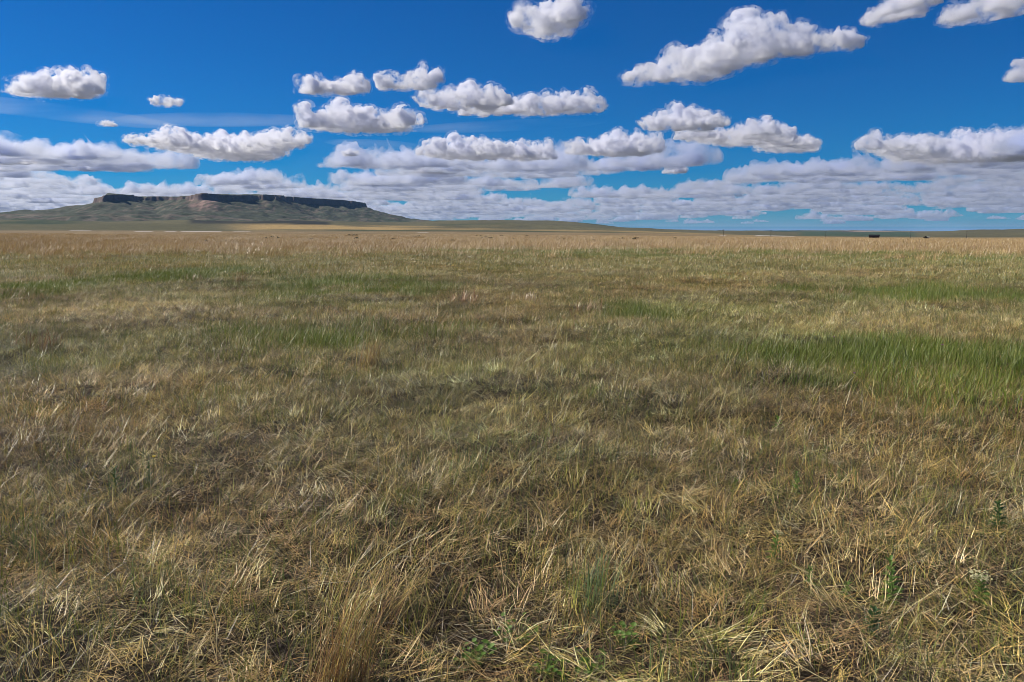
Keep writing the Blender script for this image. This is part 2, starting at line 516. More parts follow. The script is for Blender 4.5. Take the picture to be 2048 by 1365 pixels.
def build_mesa():
    P = []
    Zr = []
    for px, py, d in RIM:
        az, te = az_te(px, py)
        P.append((math.sin(az) * d, math.cos(az) * d))
        Zr.append(EYE + d * float(te))
    P = np.array(P); Zr = np.minimum(np.array(Zr), 172)
    gx = np.arange(P[:, 0].min() - 560, P[:, 0].max() + 620, 3.6)
    gy = np.arange(P[:, 1].min() - 640, P[:, 1].max() + 300, 5.0)
    X, Y = np.meshgrid(gx, gy)
    x, y = X.ravel(), Y.ravel()
    wx = x + (fbm2(x / 70, y / 70, 3, 51) - 0.5) * 60
    wy = y + (fbm2(x / 70, y / 70, 3, 57) - 0.5) * 60
    best = np.full(len(x), 1e9); zt = np.zeros(len(x)); inside = np.zeros(len(x), bool)
    n = len(P)
    for k in range(n):
        a, b = P[k], P[(k + 1) % n]
        e = b - a
        t = np.clip(((wx - a[0]) * e[0] + (wy - a[1]) * e[1]) / (e @ e), 0, 1)
        d = np.hypot(wx - a[0] - t * e[0], wy - a[1] - t * e[1])
        m = d < best
        best = np.where(m, d, best)
        zt = np.where(m, Zr[k] + t * (Zr[(k + 1) % n] - Zr[k]), zt)
        cr = ((a[1] > wy) != (b[1] > wy)) & (wx < (b[0] - a[0]) * (wy - a[1]) / (b[1] - a[1] + 1e-9) + a[0])
        inside ^= cr
    d = np.where(inside, -best, best)
    # columns and buttresses in the rock face
    col_n = fbm2(x / 16, y / 16, 2, 61) - 0.5
    but = fbm2(x / 75, y / 75, 2, 63) - 0.5
    dc = d + col_n * 16 + but * 26
    pxm = 1024 + FPX * (x / y) / CP
    chh = 21 + but * 12 - 7 * smooth(268, 285, pxm) * (1 - smooth(366, 384, pxm)) + 4 * smooth(540, 620, pxm)
    gz = ground_z(x, y)
    top = zt + np.minimum(-d, 120).clip(0) * 0.045 + (fbm2(x / 60, y / 60, 3, 66) - 0.5) * 4 - col_n * 3
    cliff = smooth(0, 13, dc)
    foot = np.maximum(zt - chh, 30)
    # concave apron of talus with gullies
    gul = fbm2(x / 90, y / 90, 4, 71) - 0.5
    run = 330 + 150 * (1 - smooth(-2100, -1500, x))
    t = np.clip((d - 6) / (run + 100 * gul), 0, 1.6)
    prof = np.where(t < 1, 0.55 * (1 - t) + 0.45 * (1 - t) ** 2.2, -(t - 1) * 0.5)
    base = np.minimum(gz + 6, foot - 20)
    tal = base + (foot - base) * prof + gul * 6 * smooth(20, 120, d) + (fbm2(x / 18, y / 18, 3, 73) - 0.5) * 2.2
    # low slumped benches at the foot
    ben = np.clip(fbm2(x / 130, y / 80, 3, 75) - 0.52, 0, 1) * 24 * smooth(140, 260, d) * (1 - smooth(330, 460, d))
    tal = tal + ben
    z = np.where(dc <= 0, top, top + (tal - top) * cliff)
    z = np.where(d > 480, z - (d - 480) * 0.3, z)
    ny, nx = X.shape
    i = np.arange(ny - 1)[:, None] * nx + np.arange(nx - 1)[None, :]
    q = np.stack([i, i + 1, i + nx + 1, i + nx], -1).reshape(-1, 4)
    keep = (z[q] > gz[q] - 12).any(1) & (d[q].max(1) < 640) & (d[q].min(1) > -260)
    q = q[keep]
    used = np.zeros(len(x), bool); used[q.ravel()] = True
    idx = np.cumsum(used) - 1
    v = np.stack([x, y, z], 1)[used]
    q = idx[q]
    me = np_mesh('mesa', v, q)
    set_smooth(me, True)
    # rock, scree and grassed slope
    rock = np.array([0.15, 0.115, 0.11]); grass = np.array([0.070, 0.080, 0.058]); scree = np.array([0.25, 0.175, 0.15])
    gx_ = np.gradient(z.reshape(ny, nx), 3.6, axis=1).ravel(); gy_ = np.gradient(z.reshape(ny, nx), 5.0, axis=0).ravel()
    slope = np.hypot(gx_, gy_)
    px = 1024 + FPX * (x / y) / CP
    rk = smooth(0.75, 1.5, slope) * (d > -25)
    strata = 0.78 + 0.44 * vn2(z / 4.5, z * 0.0 + x / 400, 301)
    rib = smooth(0.5, 0.75, fbm2(x / 11, y / 90, 3, 303)) * smooth(8, 30, d) * (1 - smooth(120, 260, d))
    prom = smooth(372, 388, px) * (1 - smooth(430, 446, px)) * smooth(-20, 5, d) * (1 - smooth(110, 210, d)) * (y < 3720)
    strk = smooth(0.42, 0.62, fbm2(x / 14, y / 60, 3, 81))
    sc_m = np.clip(prom * (0.35 + 0.65 * strk), 0, 1)
    low = smooth(180, 300, d) * smooth(0.5, 0.62, fbm2(x / 60, y / 40, 3, 83)) * 0.3
    var = (0.7 + 0.6 * fbm2(x / 40, y / 40, 4, 85))[:, None]
    c = grass * var
    c = c + (np.array([0.045, 0.06, 0.035]) - c) * (smooth(0.56, 0.68, fbm2(x / 110, y / 50, 3, 87)) * smooth(150, 220, d) * 0.8)[:, None]
    c = c + (scree * var - c) * np.maximum(np.maximum(sc_m, low), 0.35 * rib)[:, None]
    c = c + (rock * (strata * (0.75 + 0.5 * fbm2(x / 9, y / 9, 2, 89)))[:, None] - c) * rk[:, None]
    me.materials.append(M_GROUND)
    col_attr(me, np.clip(c[used], 0, 1))
    o = bpy.data.objects.new('mesa', me)
    COL.objects.link(o)
    tag(o, 'flat topped rocky butte with dark columnar cliffs above green slopes', 'mesa', kind='structure')
    return o
build_mesa()

# ------------------------------------------------------------------ clouds
CLOUD_H = 1500.0
M_CLOUD = cloud_material('cumulus', 0.055, 0.4, 150.0, 0.43, 0.68)
M_FRINGE = cloud_material('cloud_fringe', 0.010, 0.4, 110.0, 0.48, 0.74, (0.95, 0.955, 0.99))
M_CLOUD_FAR = cloud_material('far_cumulus', 0.0065, 0.4, 480.0, 0.38, 0.72, (0.82, 0.865, 0.98))

def ico(sub=2):
    import bmesh
    bm = bmesh.new()
    bmesh.ops.create_icosphere(bm, subdivisions=sub, radius=1.0)
    v = np.array([p.co[:] for p in bm.verts]); f = np.array([[p.index for p in fc.verts] for fc in bm.faces])
    bm.free()
    return v, f
ICO_V, ICO_F = ico(2)

def union_puffs(name, spheres, base, voxel, seed, amp):
    """spheres (x,y,z,r) fused into one closed skin, roughened like cauliflower, flat below"""
    vs, fs = [], []
    for k, (x, y, z, r) in enumerate(spheres):
        vs.append(ICO_V * r + (x, y, z)); fs.append(ICO_F + k * len(ICO_V))
    me = np_mesh(name, np.concatenate(vs), np.concatenate(fs))
    o = bpy.data.objects.new(name, me)
    COL.objects.link(o)
    md = o.modifiers.new('fuse', 'REMESH')
    md.mode = 'VOXEL'; md.voxel_size = voxel
    dg = bpy.context.evaluated_depsgraph_get()
    dg.update()
    out = bpy.data.meshes.new_from_object(o.evaluated_get(dg))
    bpy.data.objects.remove(o); bpy.data.meshes.remove(me)
    def arrays(me):
        n = len(me.vertices)
        c = np.empty(n * 3, np.float32); me.vertices.foreach_get('co', c)
        f = np.empty(len(me.loops), np.int32); me.loops.foreach_get('vertex_index', f)
        return c.reshape(-1, 3).astype(float), f.reshape(-1, 4)
    co, fa = largest_piece(*arrays(out))
    bpy.data.meshes.remove(out)
    out = np_mesh(name, co, fa)
    no = np.empty(len(co) * 3, np.float32); out.vertex_normals.foreach_get('vector', no); no = no.reshape(-1, 3).astype(float)
    disp = 0.0
    s = amp * 2.4
    for k, w in enumerate((1.0, 0.6, 0.4, 0.25)):
        m = vn3(co[:, 0] / s, co[:, 1] / s, co[:, 2] / s * 1.15, seed + k)
        disp = disp + w * (np.abs(2 * m - 1) * 1.6 - 0.35)
        s *= 0.5
    up = np.clip(no[:, 2] * 0.5 + 0.75, 0.3, 1)
    sl = amp * 5.0
    up = up * (0.25 + 1.5 * smooth(0.25, 0.75, vn3(co[:, 0] / sl, co[:, 1] / sl, co[:, 2] / sl, seed + 9)))
    co = co + no * (disp * amp * up)[:, None]
    zb = co[:, 2] - base
    co[:, 2] = base + np.where(zb < 0, zb * 0.3, zb)
    mid = np_mesh(name, co, fa)
    bpy.data.meshes.remove(out)
    o = bpy.data.objects.new(name, mid)
    COL.objects.link(o)
    md = o.modifiers.new('fuse', 'REMESH')
    md.mode = 'VOXEL'; md.voxel_size = voxel * 0.9
    dg = bpy.context.evaluated_depsgraph_get()
    dg.update()
    out = bpy.data.meshes.new_from_object(o.evaluated_get(dg))
    bpy.data.objects.remove(o); bpy.data.meshes.remove(mid)
    co, fa = largest_piece(*arrays(out))
    bpy.data.meshes.remove(out)
    out = np_mesh(name, co, fa)
    return out

def blob_spheres(rng, cx, cy, base, W, D, Hh):
    """heaped puffs: a solid flat-based core with smaller heads crowding its top and rim"""
    sp = []
    nb = max(3, int(W / (Hh * 0.30)))
    for k in range(nb):                                   # core
        u = -1 + 2 * (k + 0.5) / nb
        dome = (1 - abs(u) ** 2.4)
        r = Hh * (0.22 + 0.20 * dome) * rng.uniform(0.85, 1.15)
        for v in (-0.5, 0.0, 0.5):
            sp.append((cx + u * (W - r * 0.5), cy + v * D * (0.4 + 0.6 * dome), base + r * rng.uniform(0.5, 0.8), r))
    n = max(14, int(20 * max(W / max(Hh, 1), 1)))
    for _ in range(n):
        a = rng.uniform(0, 2 * math.pi); q = math.sqrt(rng.random())
        ex, ey = math.cos(a) * q, math.sin(a) * q
        dome = (1 - abs(q) ** 2.2)
        r = Hh * rng.choice((0.09, 0.12, 0.16, 0.22, 0.30)) * rng.uniform(0.85, 1.2) * (0.6 + 0.4 * dome)
        z = base + max(r * 0.4, (Hh * (0.28 + 0.72 * dome) - r) * rng.uniform(0.45, 1.0))
        sp.append((cx + ex * (W - r * 0.5), cy + ey * (D - r * 0.5), z, r))
    return sp

def largest_piece(co, fa):
    """keep only the biggest connected skin"""
    n = len(co)
    lab = np.arange(n)
    e = np.concatenate([fa[:, [0, 1]], fa[:, [1, 2]], fa[:, [2, 3]], fa[:, [3, 0]]])
    for _ in range(200):
        old = lab.copy()
        m = np.minimum(lab[e[:, 0]], lab[e[:, 1]])
        np.minimum.at(lab, e[:, 0], m); np.minimum.at(lab, e[:, 1], m)
        lab = lab[lab]
        if (lab == old).all():
            break
    u, c = np.unique(lab, return_counts=True)
    keep = lab == u[c.argmax()]
    idx = np.cumsum(keep) - 1
    return co[keep], idx[fa[keep[fa].all(1)]]

def cloud(label, blobs, seed, H=CLOUD_H, dens=None):
    rng = random.Random(seed)
    # first pass: where the blobs stand
    world_blobs = []
    full = []
    for k, q in enumerate(blobs):
        if k:
            p = blobs[k - 1]
            gap = abs(q[0] - p[0]) / (0.5 * (p[2] + q[2])) + abs(q[1] - p[1]) / 12.0
            nn = int(gap)
            for j in range(1, nn + 1):
                t = j / (nn + 1)
                full.append(tuple(p[i] * (1 - t) + q[i] * t for i in range(4)))
        full.append(q)
    for (px, pyb, hw, h) in [(a_, b_, c_ * 0.90, d_ * 0.84) for a_, b_, c_, d_ in full]:
        az, te = az_te(px, pyb)
        r = H / float(te)
        m = r / FPX / math.cos(float(az)) 
        world_blobs.append((math.sin(az) * r, math.cos(az) * r, hw * m, min(hw * m, 1500) * 0.75, h * m))
    ox = float(np.mean([b[0] for b in world_blobs])); oy = float(np.mean([b[1] for b in world_blobs]))
    sp = []
    for (x, y, W, D, Hh) in world_blobs:
        sp += blob_spheres(rng, x - ox, y - oy, 0.0, W, min(D, Hh * 2.0), Hh)
    ext = max(max(s[0] + s[3] for s in sp) - min(s[0] - s[3] for s in sp), 100)
    hmax = max(b[4] for b in world_blobs)
    voxel = max(hmax / 34.0, ext / 190.0)
    me = union_puffs('cloud', sp, 0.0, voxel, seed * 7, hmax * 0.19)
    set_smooth(me)
    me.materials.append(dens or M_CLOUD)
    o = bpy.data.objects.new('cloud', me)
    COL.objects.link(o)
    o.location = (ox, oy, H + EYE)
    n = len(me.vertices)
    co = np.empty(n * 3, np.float32); me.vertices.foreach_get('co', co); co = co.reshape(-1, 3).astype(float)
    no = np.empty(n * 3, np.float32); me.vertex_normals.foreach_get('vector', no); no = no.reshape(-1, 3).astype(float)
    fa = np.empty(len(me.loops), np.int32); me.loops.foreach_get('vertex_index', fa)
    g = hmax * 0.16
    co = co + no * (g * (0.25 + 0.9 * vn3(co[:, 0] / (g * 3), co[:, 1] / (g * 3), co[:, 2] / (g * 3), seed)))[:, None] * np.array([1, 1, 0.7])
    fm = np_mesh('fringe', co, fa.reshape(-1, 4)); set_smooth(fm); fm.materials.append(M_FRINGE)
    fo = bpy.data.objects.new('fringe', fm); COL.objects.link(fo); fo.parent = o
    tag(o, label, 'cloud', 'fair weather cumulus clouds standing in the blue')
    return o

CLOUDS = [
    ('lone puffy cloud with one ragged end, floating apart from the rows of clouds',
     [(60, 188, 34, 42), (110, 192, 55, 50), (170, 186, 32, 34)]),
    ('small lone cloudlet between the ragged cloud and the double humped one', [(332, 211, 28, 22)]),
    ('tiny flat cloudlet low beside the ragged lone cloud', [(213, 252, 17, 11)]),
    ('cloud with two humps and a dip between them, first of the middle row', [(625, 186, 26, 44), (668, 186, 40, 24), (708, 184, 34, 48)]),
    ('rounded cloud between the two humped cloud and the broad grey bellied one', [(785, 178, 34, 32), (835, 176, 42, 46)]),
    ('broad grey bellied cloud in the middle of the row above the hills', [(880, 214, 36, 40), (940, 216, 62, 60), (1000, 208, 24, 36)]),
    ('long bright loaf shaped cloud ending the middle row', [(960, 229, 45, 22), (1060, 227, 50, 52), (1115, 226, 52, 50), (1180, 222, 38, 42)]),
    ('dome shaped cloud with a dark belly and a small puff trailing behind', [(640, 255, 46, 40), (700, 262, 62, 62), (770, 262, 50, 46), (836, 248, 18, 14)]),
    ('small upright cloud floating alone high above the loaf shaped cloud', [(1052, 54, 26, 30), (1085, 66, 34, 50), (1115, 70, 28, 70), (1140, 40, 26, 50)]),
    ('largest cloud, long and slanting with bright crests', [(1290, 162, 50, 40), (1370, 158, 62, 62), (1460, 128, 66, 66), (1540, 110, 60, 80), (1600, 104, 36, 46)]),
    ('small companion puff off the upper end of the largest cloud', [(1650, 92, 26, 34), (1690, 97, 30, 44)]),
    ('wedge shaped cloud highest in the sky beyond the companion puff', [(1750, 50, 20, 34), (1800, 32, 44, 36), (1850, 10, 26, 30)]),
    ('rounded broad cloud high in the sky next to the wedge shaped one', [(1930, 44, 38, 40), (1990, 30, 44, 44), (2050, 12, 40, 40)]),
    ('small cloud alone in the blue above the long bright one over the barn', [(2050, 160, 32, 28)]),
    ('cloud of three small towers above the flatter double cloud', [(1320, 258, 32, 40), (1385, 258, 46, 52), (1435, 250, 26, 24)]),
    ('flat double cloud beneath the three small towers', [(1390, 278, 46, 26), (1480, 290, 60, 34), (1530, 270, 34, 30), (1575, 302, 62, 32), (1625, 285, 18, 18)]),
    ('long bright cloud with a shaded base over the plain beyond the barn', [(1780, 298, 46, 16), (1850, 322, 60, 36), (1920, 322, 60, 44), (2010, 318, 70, 50)]),
    ('flat based cloud with small crests over the low green hills', [(870, 310, 46, 32), (940, 318, 62, 46), (990, 310, 46, 40), (1060, 318, 62, 30)]),
    ('smooth backed cloud beside the flat based one over the low hills', [(1160, 306, 36, 28), (1240, 310, 66, 48), (1300, 304, 32, 40)]),
    ('long low cloud with a darker sagging belly above the mesa', [(290, 286, 40, 16), (340, 294, 46, 28), (420, 304, 62, 36), (480, 318, 66, 44), (550, 294, 52, 30), (605, 282, 26, 12)]),
    ('tiny round cloudlet between the dome shaped cloud and the far bank', [(700, 312, 17, 18)]),
    ('short thick cloud on top of the far bank over the low hills', [(858, 346, 40, 28)]),
    ('thin flat cloud strip over the long gentle foot of the mesa', [(10, 328, 50, 12), (80, 326, 46, 12)]),
    ('small upright puff on the far bank below the three small towers', [(1352, 346, 26, 24)]),
]
for k, (lab, bl) in enumerate(CLOUDS):
    cloud(lab, bl, 100 + k)

# far bank: hundreds of small clouds that read as one mass towards the horizon
def instancer(name, pts, rot, scale, idx, tint, protos):
    """one object of points carrying copies of the prototype meshes"""
    col = bpy.data.collections.new(name + '_kinds')
    for k, (me) in enumerate(protos):
        ob = bpy.data.objects.new('%s_kind_%03d' % (name, k), me)
        col.objects.link(ob)
    me = bpy.data.meshes.new(name)
    me.vertices.add(len(pts))
    me.vertices.foreach_set('co', np.ascontiguousarray(pts, np.float32).ravel())
    a = me.attributes.new('rot', 'FLOAT_VECTOR', 'POINT'); a.data.foreach_set('vector', np.ascontiguousarray(rot, np.float32).ravel())
    a = me.attributes.new('size', 'FLOAT_VECTOR', 'POINT'); a.data.foreach_set('vector', np.ascontiguousarray(scale, np.float32).ravel())
    a = me.attributes.new('kind_index', 'INT', 'POINT'); a.data.foreach_set('value', np.ascontiguousarray(idx, np.int32))
    a = me.attributes.new('tint', 'FLOAT_VECTOR', 'POINT'); a.data.foreach_set('vector', np.ascontiguousarray(tint, np.float32).ravel())
    me.update()
    o = bpy.data.objects.new(name, me)
    COL.objects.link(o)
    ng = bpy.data.node_groups.new(name + '_scatter', 'GeometryNodeTree')
    ng.interface.new_socket(name='Geometry', in_out='INPUT', socket_type='NodeSocketGeometry')
    ng.interface.new_socket(name='Geometry', in_out='OUTPUT', socket_type='NodeSocketGeometry')
    gi = ng.nodes.new('NodeGroupInput'); go = ng.nodes.new('NodeGroupOutput')
    ip = ng.nodes.new('GeometryNodeInstanceOnPoints')
    ci = ng.nodes.new('GeometryNodeCollectionInfo')
    ci.inputs['Collection'].default_value = col
    ci.inputs['Separate Children'].default_value = True
    ci.inputs['Reset Children'].default_value = True
    ip.inputs['Pick Instance'].default_value = True
    def named(nm, dt):
        nd = ng.nodes.new('GeometryNodeInputNamedAttribute')
        nd.data_type = dt
        nd.inputs['Name'].default_value = nm
        return nd.outputs['Attribute']
    e2r = ng.nodes.new('FunctionNodeEulerToRotation')
    ng.links.new(named('rot', 'FLOAT_VECTOR'), e2r.inputs[0])
    ng.links.new(gi.outputs[0], ip.inputs['Points'])
    ng.links.new(ci.outputs[0], ip.inputs['Instance'])
    ng.links.new(named('kind_index', 'INT'), ip.inputs['Instance Index'])
    ng.links.new(e2r.outputs[0], ip.inputs['Rotation'])
    ng.links.new(named('size', 'FLOAT_VECTOR'), ip.inputs['Scale'])
    ng.links.new(ip.outputs[0], go.inputs[0])
    md = o.modifiers.new('scatter', 'NODES')
    md.node_group = ng
    return o

def far_clouds():
    rng = random.Random(5)
    protos = []
    for k in range(9):
        W = rng.uniform(450, 850); Hh = rng.uniform(260, 430)
        sp = []
        xx = -W
        for b in range(rng.choice((2, 3, 3, 4))):
            w = W * rng.uniform(0.45, 0.8)
            sp += blob_spheres(rng, xx + w, rng.uniform(-200, 200), 0.0, w, 380, Hh * rng.uniform(0.45, 1.0))
            xx += w * rng.uniform(0.9, 1.4)
        me = union_puffs('far_puff', sp, 0.0, 30.0, 900 + k, 75.0)
        set_smooth(me)
        me.materials.append(M_CLOUD_FAR)
        protos.append(me)
    pts, rot, scl, idx = [], [], [], []
    nrg = np.random.default_rng(3)
    tries = 0
    while len(pts) < 1150 and tries < 20000:
        tries += 1
        r = CLOUD_H / math.tan(R(0.5 + 4.1 * rng.random())); a = rng.uniform(-R(48), R(48))
        x, y = math.sin(a) * r, math.cos(a) * r
        cov = float(fbm2(np.array([x / 6000]), np.array([y / 9000]), 3, 19)[0])
        if cov < 0.39 - 0.15 * float(smooth(22000, 42000, r)):
            continue
        pts.append((x, y, CLOUD_H + EYE + rng.uniform(-40, 60)))
        s = rng.uniform(0.5, 1.35) * (1 + 1.0 * float(smooth(20000, 80000, r)))
        rot.append((0, 0, rng.uniform(-0.6, 0.6) + (math.pi if rng.random() < .5 else 0)))
        scl.append((s * rng.uniform(0.9, 1.5), s, s * rng.uniform(0.9, 1.5)))
        idx.append(rng.randrange(9))
    o = instancer('cloud_bank', np.array(pts), np.array(rot), np.array(scl), np.array(idx), np.ones((len(pts), 3)), protos)
    tag(o, 'distant bank of overlapping grey and white clouds along the horizon', 'clouds', kind='stuff')
far_clouds()

def haze_veil():
    """an added thin, even veil of haze under the cumulus bases; only seen where one looks far along it"""
    L, lo, hi = 240000.0, 1330.0, 1460.0
    v = [(x * L, y * L, z) for z in (lo, hi) for y in (-1, 1) for x in (-1, 1)]
    f = [(0, 2, 3, 1), (4, 5, 7, 6), (0, 1, 5, 4), (2, 6, 7, 3), (0, 4, 6, 2), (1, 3, 7, 5)]
    o = mesh_obj('haze_veil', v, f, cloud_material('veil', VEIL_DENSITY, 0.2))
    tag(o, 'added thin pale veil of haze whitening the sky low over the horizon', 'clouds', kind='stuff')
M_CIRRUS = cloud_material('cirrus', 1.3e-4, 0.5, 1500.0, 0.38, 0.72, (0.97, 0.975, 0.99), (0.25, 1.0, 1.0))
def cirrus(px, py, hw, hh, label, tilt=0.0):
    """a long thin streak of high ice cloud"""
    az, te = az_te(px, py)
    r = 5200.0 / float(te); m = r / FPX
    v = ICO_V * np.array([hw * m, hh * m * 5.0, 260.0]); v[:, 0] += 0.0
    o = mesh_obj('cirrus_streak', v, ICO_F, M_CIRRUS, None, True, (math.sin(az) * r, math.cos(az) * r, 5200.0))
    o.rotation_euler = (0, tilt * 0.3, -float(az) + tilt)
    tag(o, label, 'cloud', 'faint high streaks of ice cloud')
cirrus(90, 222, 230, 16, 'faint high streak of thin cloud below the ragged lone cloud', 0.15)
cirrus(440, 240, 190, 14, 'faint high streak of thin cloud above the long low cloud over the mesa', -0.1)
cirrus(1010, 252, 210, 10, 'faint high streak of thin cloud beneath the loaf shaped cloud', -0.1)
cirrus(760, 290, 110, 10, 'faint short wisp beneath the dome shaped cloud', 0.1)
VEIL_DENSITY = 0.22e-4  # haze layer added aloft to pale the low sky
haze_veil()

# ------------------------------------------------------------------ haze: thin blue air over the whole plain
def build_haze():
    me = bpy.data.meshes.new('haze')
    L, lo, hi = 125000.0, -140.0, 262.0
    v = [(x * L, y * L, z) for z in (lo, hi) for y in (-1, 1) for x in (-1, 1)]
    f = [(0, 2, 3, 1), (4, 5, 7, 6), (0, 1, 5, 4), (2, 6, 7, 3), (0, 4, 6, 2), (1, 3, 7, 5)]
    me.from_pydata(v, [], f); me.update()
    m = bpy.data.materials.new('thin_air'); m.use_nodes = True
    nt = m.node_tree; nt.nodes.clear()
    out = nt.nodes.new('ShaderNodeOutputMaterial'); vol = nt.nodes.new('ShaderNodeVolumePrincipled')
    vol.inputs['Color'].default_value = (0.36, 0.62, 1.0, 1)
    vol.inputs['Density'].default_value = HAZE_DENSITY
    vol.inputs['Anisotropy'].default_value = 0.0
    nt.links.new(vol.outputs[0], out.inputs['Volume'])
    m.cycles.homogeneous_volume = True
    me.materials.append(m)
    o = bpy.data.objects.new('haze', me); COL.objects.link(o)
    tag(o, 'thin bluish haze lying over the plain towards the horizon', 'haze', kind='stuff')
HAZE_DENSITY = 2.1e-5
build_haze()

# ------------------------------------------------------------------ grass
STRAW = (0.52, 0.42, 0.18); PALE = (0.74, 0.65, 0.46); GOLD = (0.46, 0.34, 0.11); RUST = (0.24, 0.13, 0.055)
LITTER = (0.33, 0.255, 0.15); SHADED_LITTER = (0.055, 0.042, 0.028); BLUEGREEN = (0.105, 0.150, 0.065); GREEN = (0.115, 0.165, 0.016)  # darkest litter tone has the shade of the gaps mixed in
OLIVE = (0.25, 0.26, 0.075); TAN = (0.42, 0.31, 0.16)
NRG = np.random.default_rng(11)

def blades(n, spread, length, width, lean, lean_az, az_var, bend, colours, weights, z0=(0.0, 0.0), clumps=0, segs=3, bundles=0, disc=0.0, bspread=0.03, baz=0.9):
    """n ribbon blades; lean/bend in radians from upright, lean_az around z"""
    g = NRG
    if clumps:
        cc = g.normal(0, spread, (clumps, 2)); k = g.integers(0, clumps, n)
        root = cc[k] + g.normal(0, spread * 0.12, (n, 2))
    else:
        root = g.normal(0, spread, (n, 2))
    L = g.uniform(*length, n); w = g.uniform(*width, n) * 0.5
    th0 = np.abs(g.normal(*lean, n)); az = lean_az + g.normal(0, az_var, n); bd = g.normal(*bend, n)
    if bundles:                                         # tufts: blades share a root, a direction and a tone
        kb = g.integers(0, bundles, n)
        ba = g.uniform(0, 2 * math.pi, bundles); bq = np.sqrt(g.random(bundles)) * disc * g.uniform(0.85, 1.1, bundles)
        root = np.stack([np.cos(ba) * bq, np.sin(ba) * bq], 1)[kb] + g.normal(0, 1, (n, 2)) * (bspread * g.uniform(0.5, 1.6, bundles))[kb][:, None]
        az = az + g.normal(0, baz, bundles)[kb]
        L = L * g.uniform(0.7, 1.3, bundles)[kb]
        th0 = np.clip(th0 + g.normal(0, 0.15, bundles)[kb], 0, 1.5)
        bl = g.uniform(0.4, 1.2, bundles)
    zz = g.uniform(*z0, n)
    p = np.stack([root[:, 0], root[:, 1], zz], 1)
    pts = [p.copy()]
    for k in range(segs):
        th = np.clip(th0 + bd * (k + 0.5) / segs, -0.2, 1.75)
        st = L / segs
        p = p + np.stack([np.sin(th) * np.cos(az) * st, np.sin(th) * np.sin(az) * st, np.cos(th) * st], 1)
        p[:, 2] = np.maximum(p[:, 2], 0.004)
        pts.append(p.copy())
    fa = g.uniform(0, math.pi, n)                       # which way the ribbon faces
    flat_side = np.stack([-np.sin(az), np.cos(az), np.zeros(n)], 1)
    side = np.stack([np.cos(fa), np.sin(fa), np.zeros(n)], 1) * 0.6 + flat_side
    side /= np.linalg.norm(side, axis=1)[:, None]
    V = []
    for k, q in enumerate(pts):
        taper = (1.0, 0.95, 0.7, 0.16)[min(3, int(round(3 * k / segs)))]
        V += [q - side * (w * taper)[:, None], q + side * (w * taper)[:, None]]
    V = np.stack(V, 1)                                  # n, 2*(segs+1), 3
    m = 2 * (segs + 1)
    base = (np.arange(n) * m)[:, None]
    F = np.concatenate([base + np.array([2 * k, 2 * k + 1, 2 * k + 3, 2 * k + 2]) for k in range(segs)], 0)
    ci = g.choice(len(colours), n, p=np.array(weights) / sum(weights))
    if bundles:
        bc = g.choice(len(colours), bundles, p=np.array(weights) / sum(weights))
        ci = np.where(g.random(n) < 0.7, bc[kb], ci)
    c = np.array(colours)[ci] * (bl[kb][:, None] if bundles else 1.0) * g.uniform(0.75, 1.25, (n, 1)) * g.uniform(0.93, 1.07, (n, 3))
    C = np.repeat(c, m, 0)
    return V.reshape(-1, 3), F, C

def proto(name, parts, mat):
    vs, fs, cs, k = [], [], [], 0
    for v, f, c in parts:
        vs.append(v); fs.append(f + k); cs.append(c); k += len(v)
    me = np_mesh(name, np.concatenate(vs), np.concatenate(fs))
    me.materials.append(mat)
    col_attr(me, np.clip(np.concatenate(cs), 0, 0.66))
    return me

def sector(n, r0, r1, half, power=1.0):
    """points in a sector; density falls off as r**-(2-2*power) roughly"""
    u = NRG.random(n)
    r = (r0 ** power + u * (r1 ** power - r0 ** power)) ** (1 / power)
    a = NRG.uniform(-half, half, n)
    return np.sin(a) * r, np.cos(a) * r, r

kinds = []
def add(me):
    kinds.append(me)
    return len(kinds) - 1
PI = math.pi

def disc_blades(n, rad, *args, **kw):
    """like blades(), roots spread evenly over a soft-edged disc"""
    v, f, c = blades(n, 1e-6, *args, **kw)
    m = len(v) // n
    a = NRG.uniform(0, 2 * PI, n); q = np.sqrt(NRG.random(n)) * rad * NRG.uniform(0.82, 1.12, n)
    off = np.stack([np.cos(a) * q, np.sin(a) * q], 1)
    # thin the litter where a coarse noise says soil shows
    v[:, :2] += np.repeat(off, m, 0)
    return v, f, c

# litter mats, about 1 m across
K_THATCH = []
for k in range(6):
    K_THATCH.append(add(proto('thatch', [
        disc_blades(1500, 0.95, (0.05, 0.20), (0.0022, 0.0042), (1.36, 0.18), 0.4, 1.7, (0.10, 0.30), [SHADED_LITTER, LITTER, (0.04, 0.03, 0.02)], [4, 0.8, 3], (0.0, 0.02), segs=2),  # decayed lower litter, darkened to paint the shade under upper blades
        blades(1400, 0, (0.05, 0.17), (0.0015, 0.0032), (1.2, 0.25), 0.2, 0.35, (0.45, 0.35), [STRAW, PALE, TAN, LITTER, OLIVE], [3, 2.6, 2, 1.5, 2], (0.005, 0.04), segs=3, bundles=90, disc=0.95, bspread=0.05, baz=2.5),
        blades(650, 0, (0.04, 0.13), (0.0016, 0.0030), (0.45, 0.3), 0.4, 0.8, (0.5, 0.5), [STRAW, OLIVE, BLUEGREEN, GREEN, LITTER], [2, 3, 3.6, 1.4, 1.5], segs=2, bundles=60, disc=0.95, bspread=0.03, baz=1.2)], M_GRASS)))
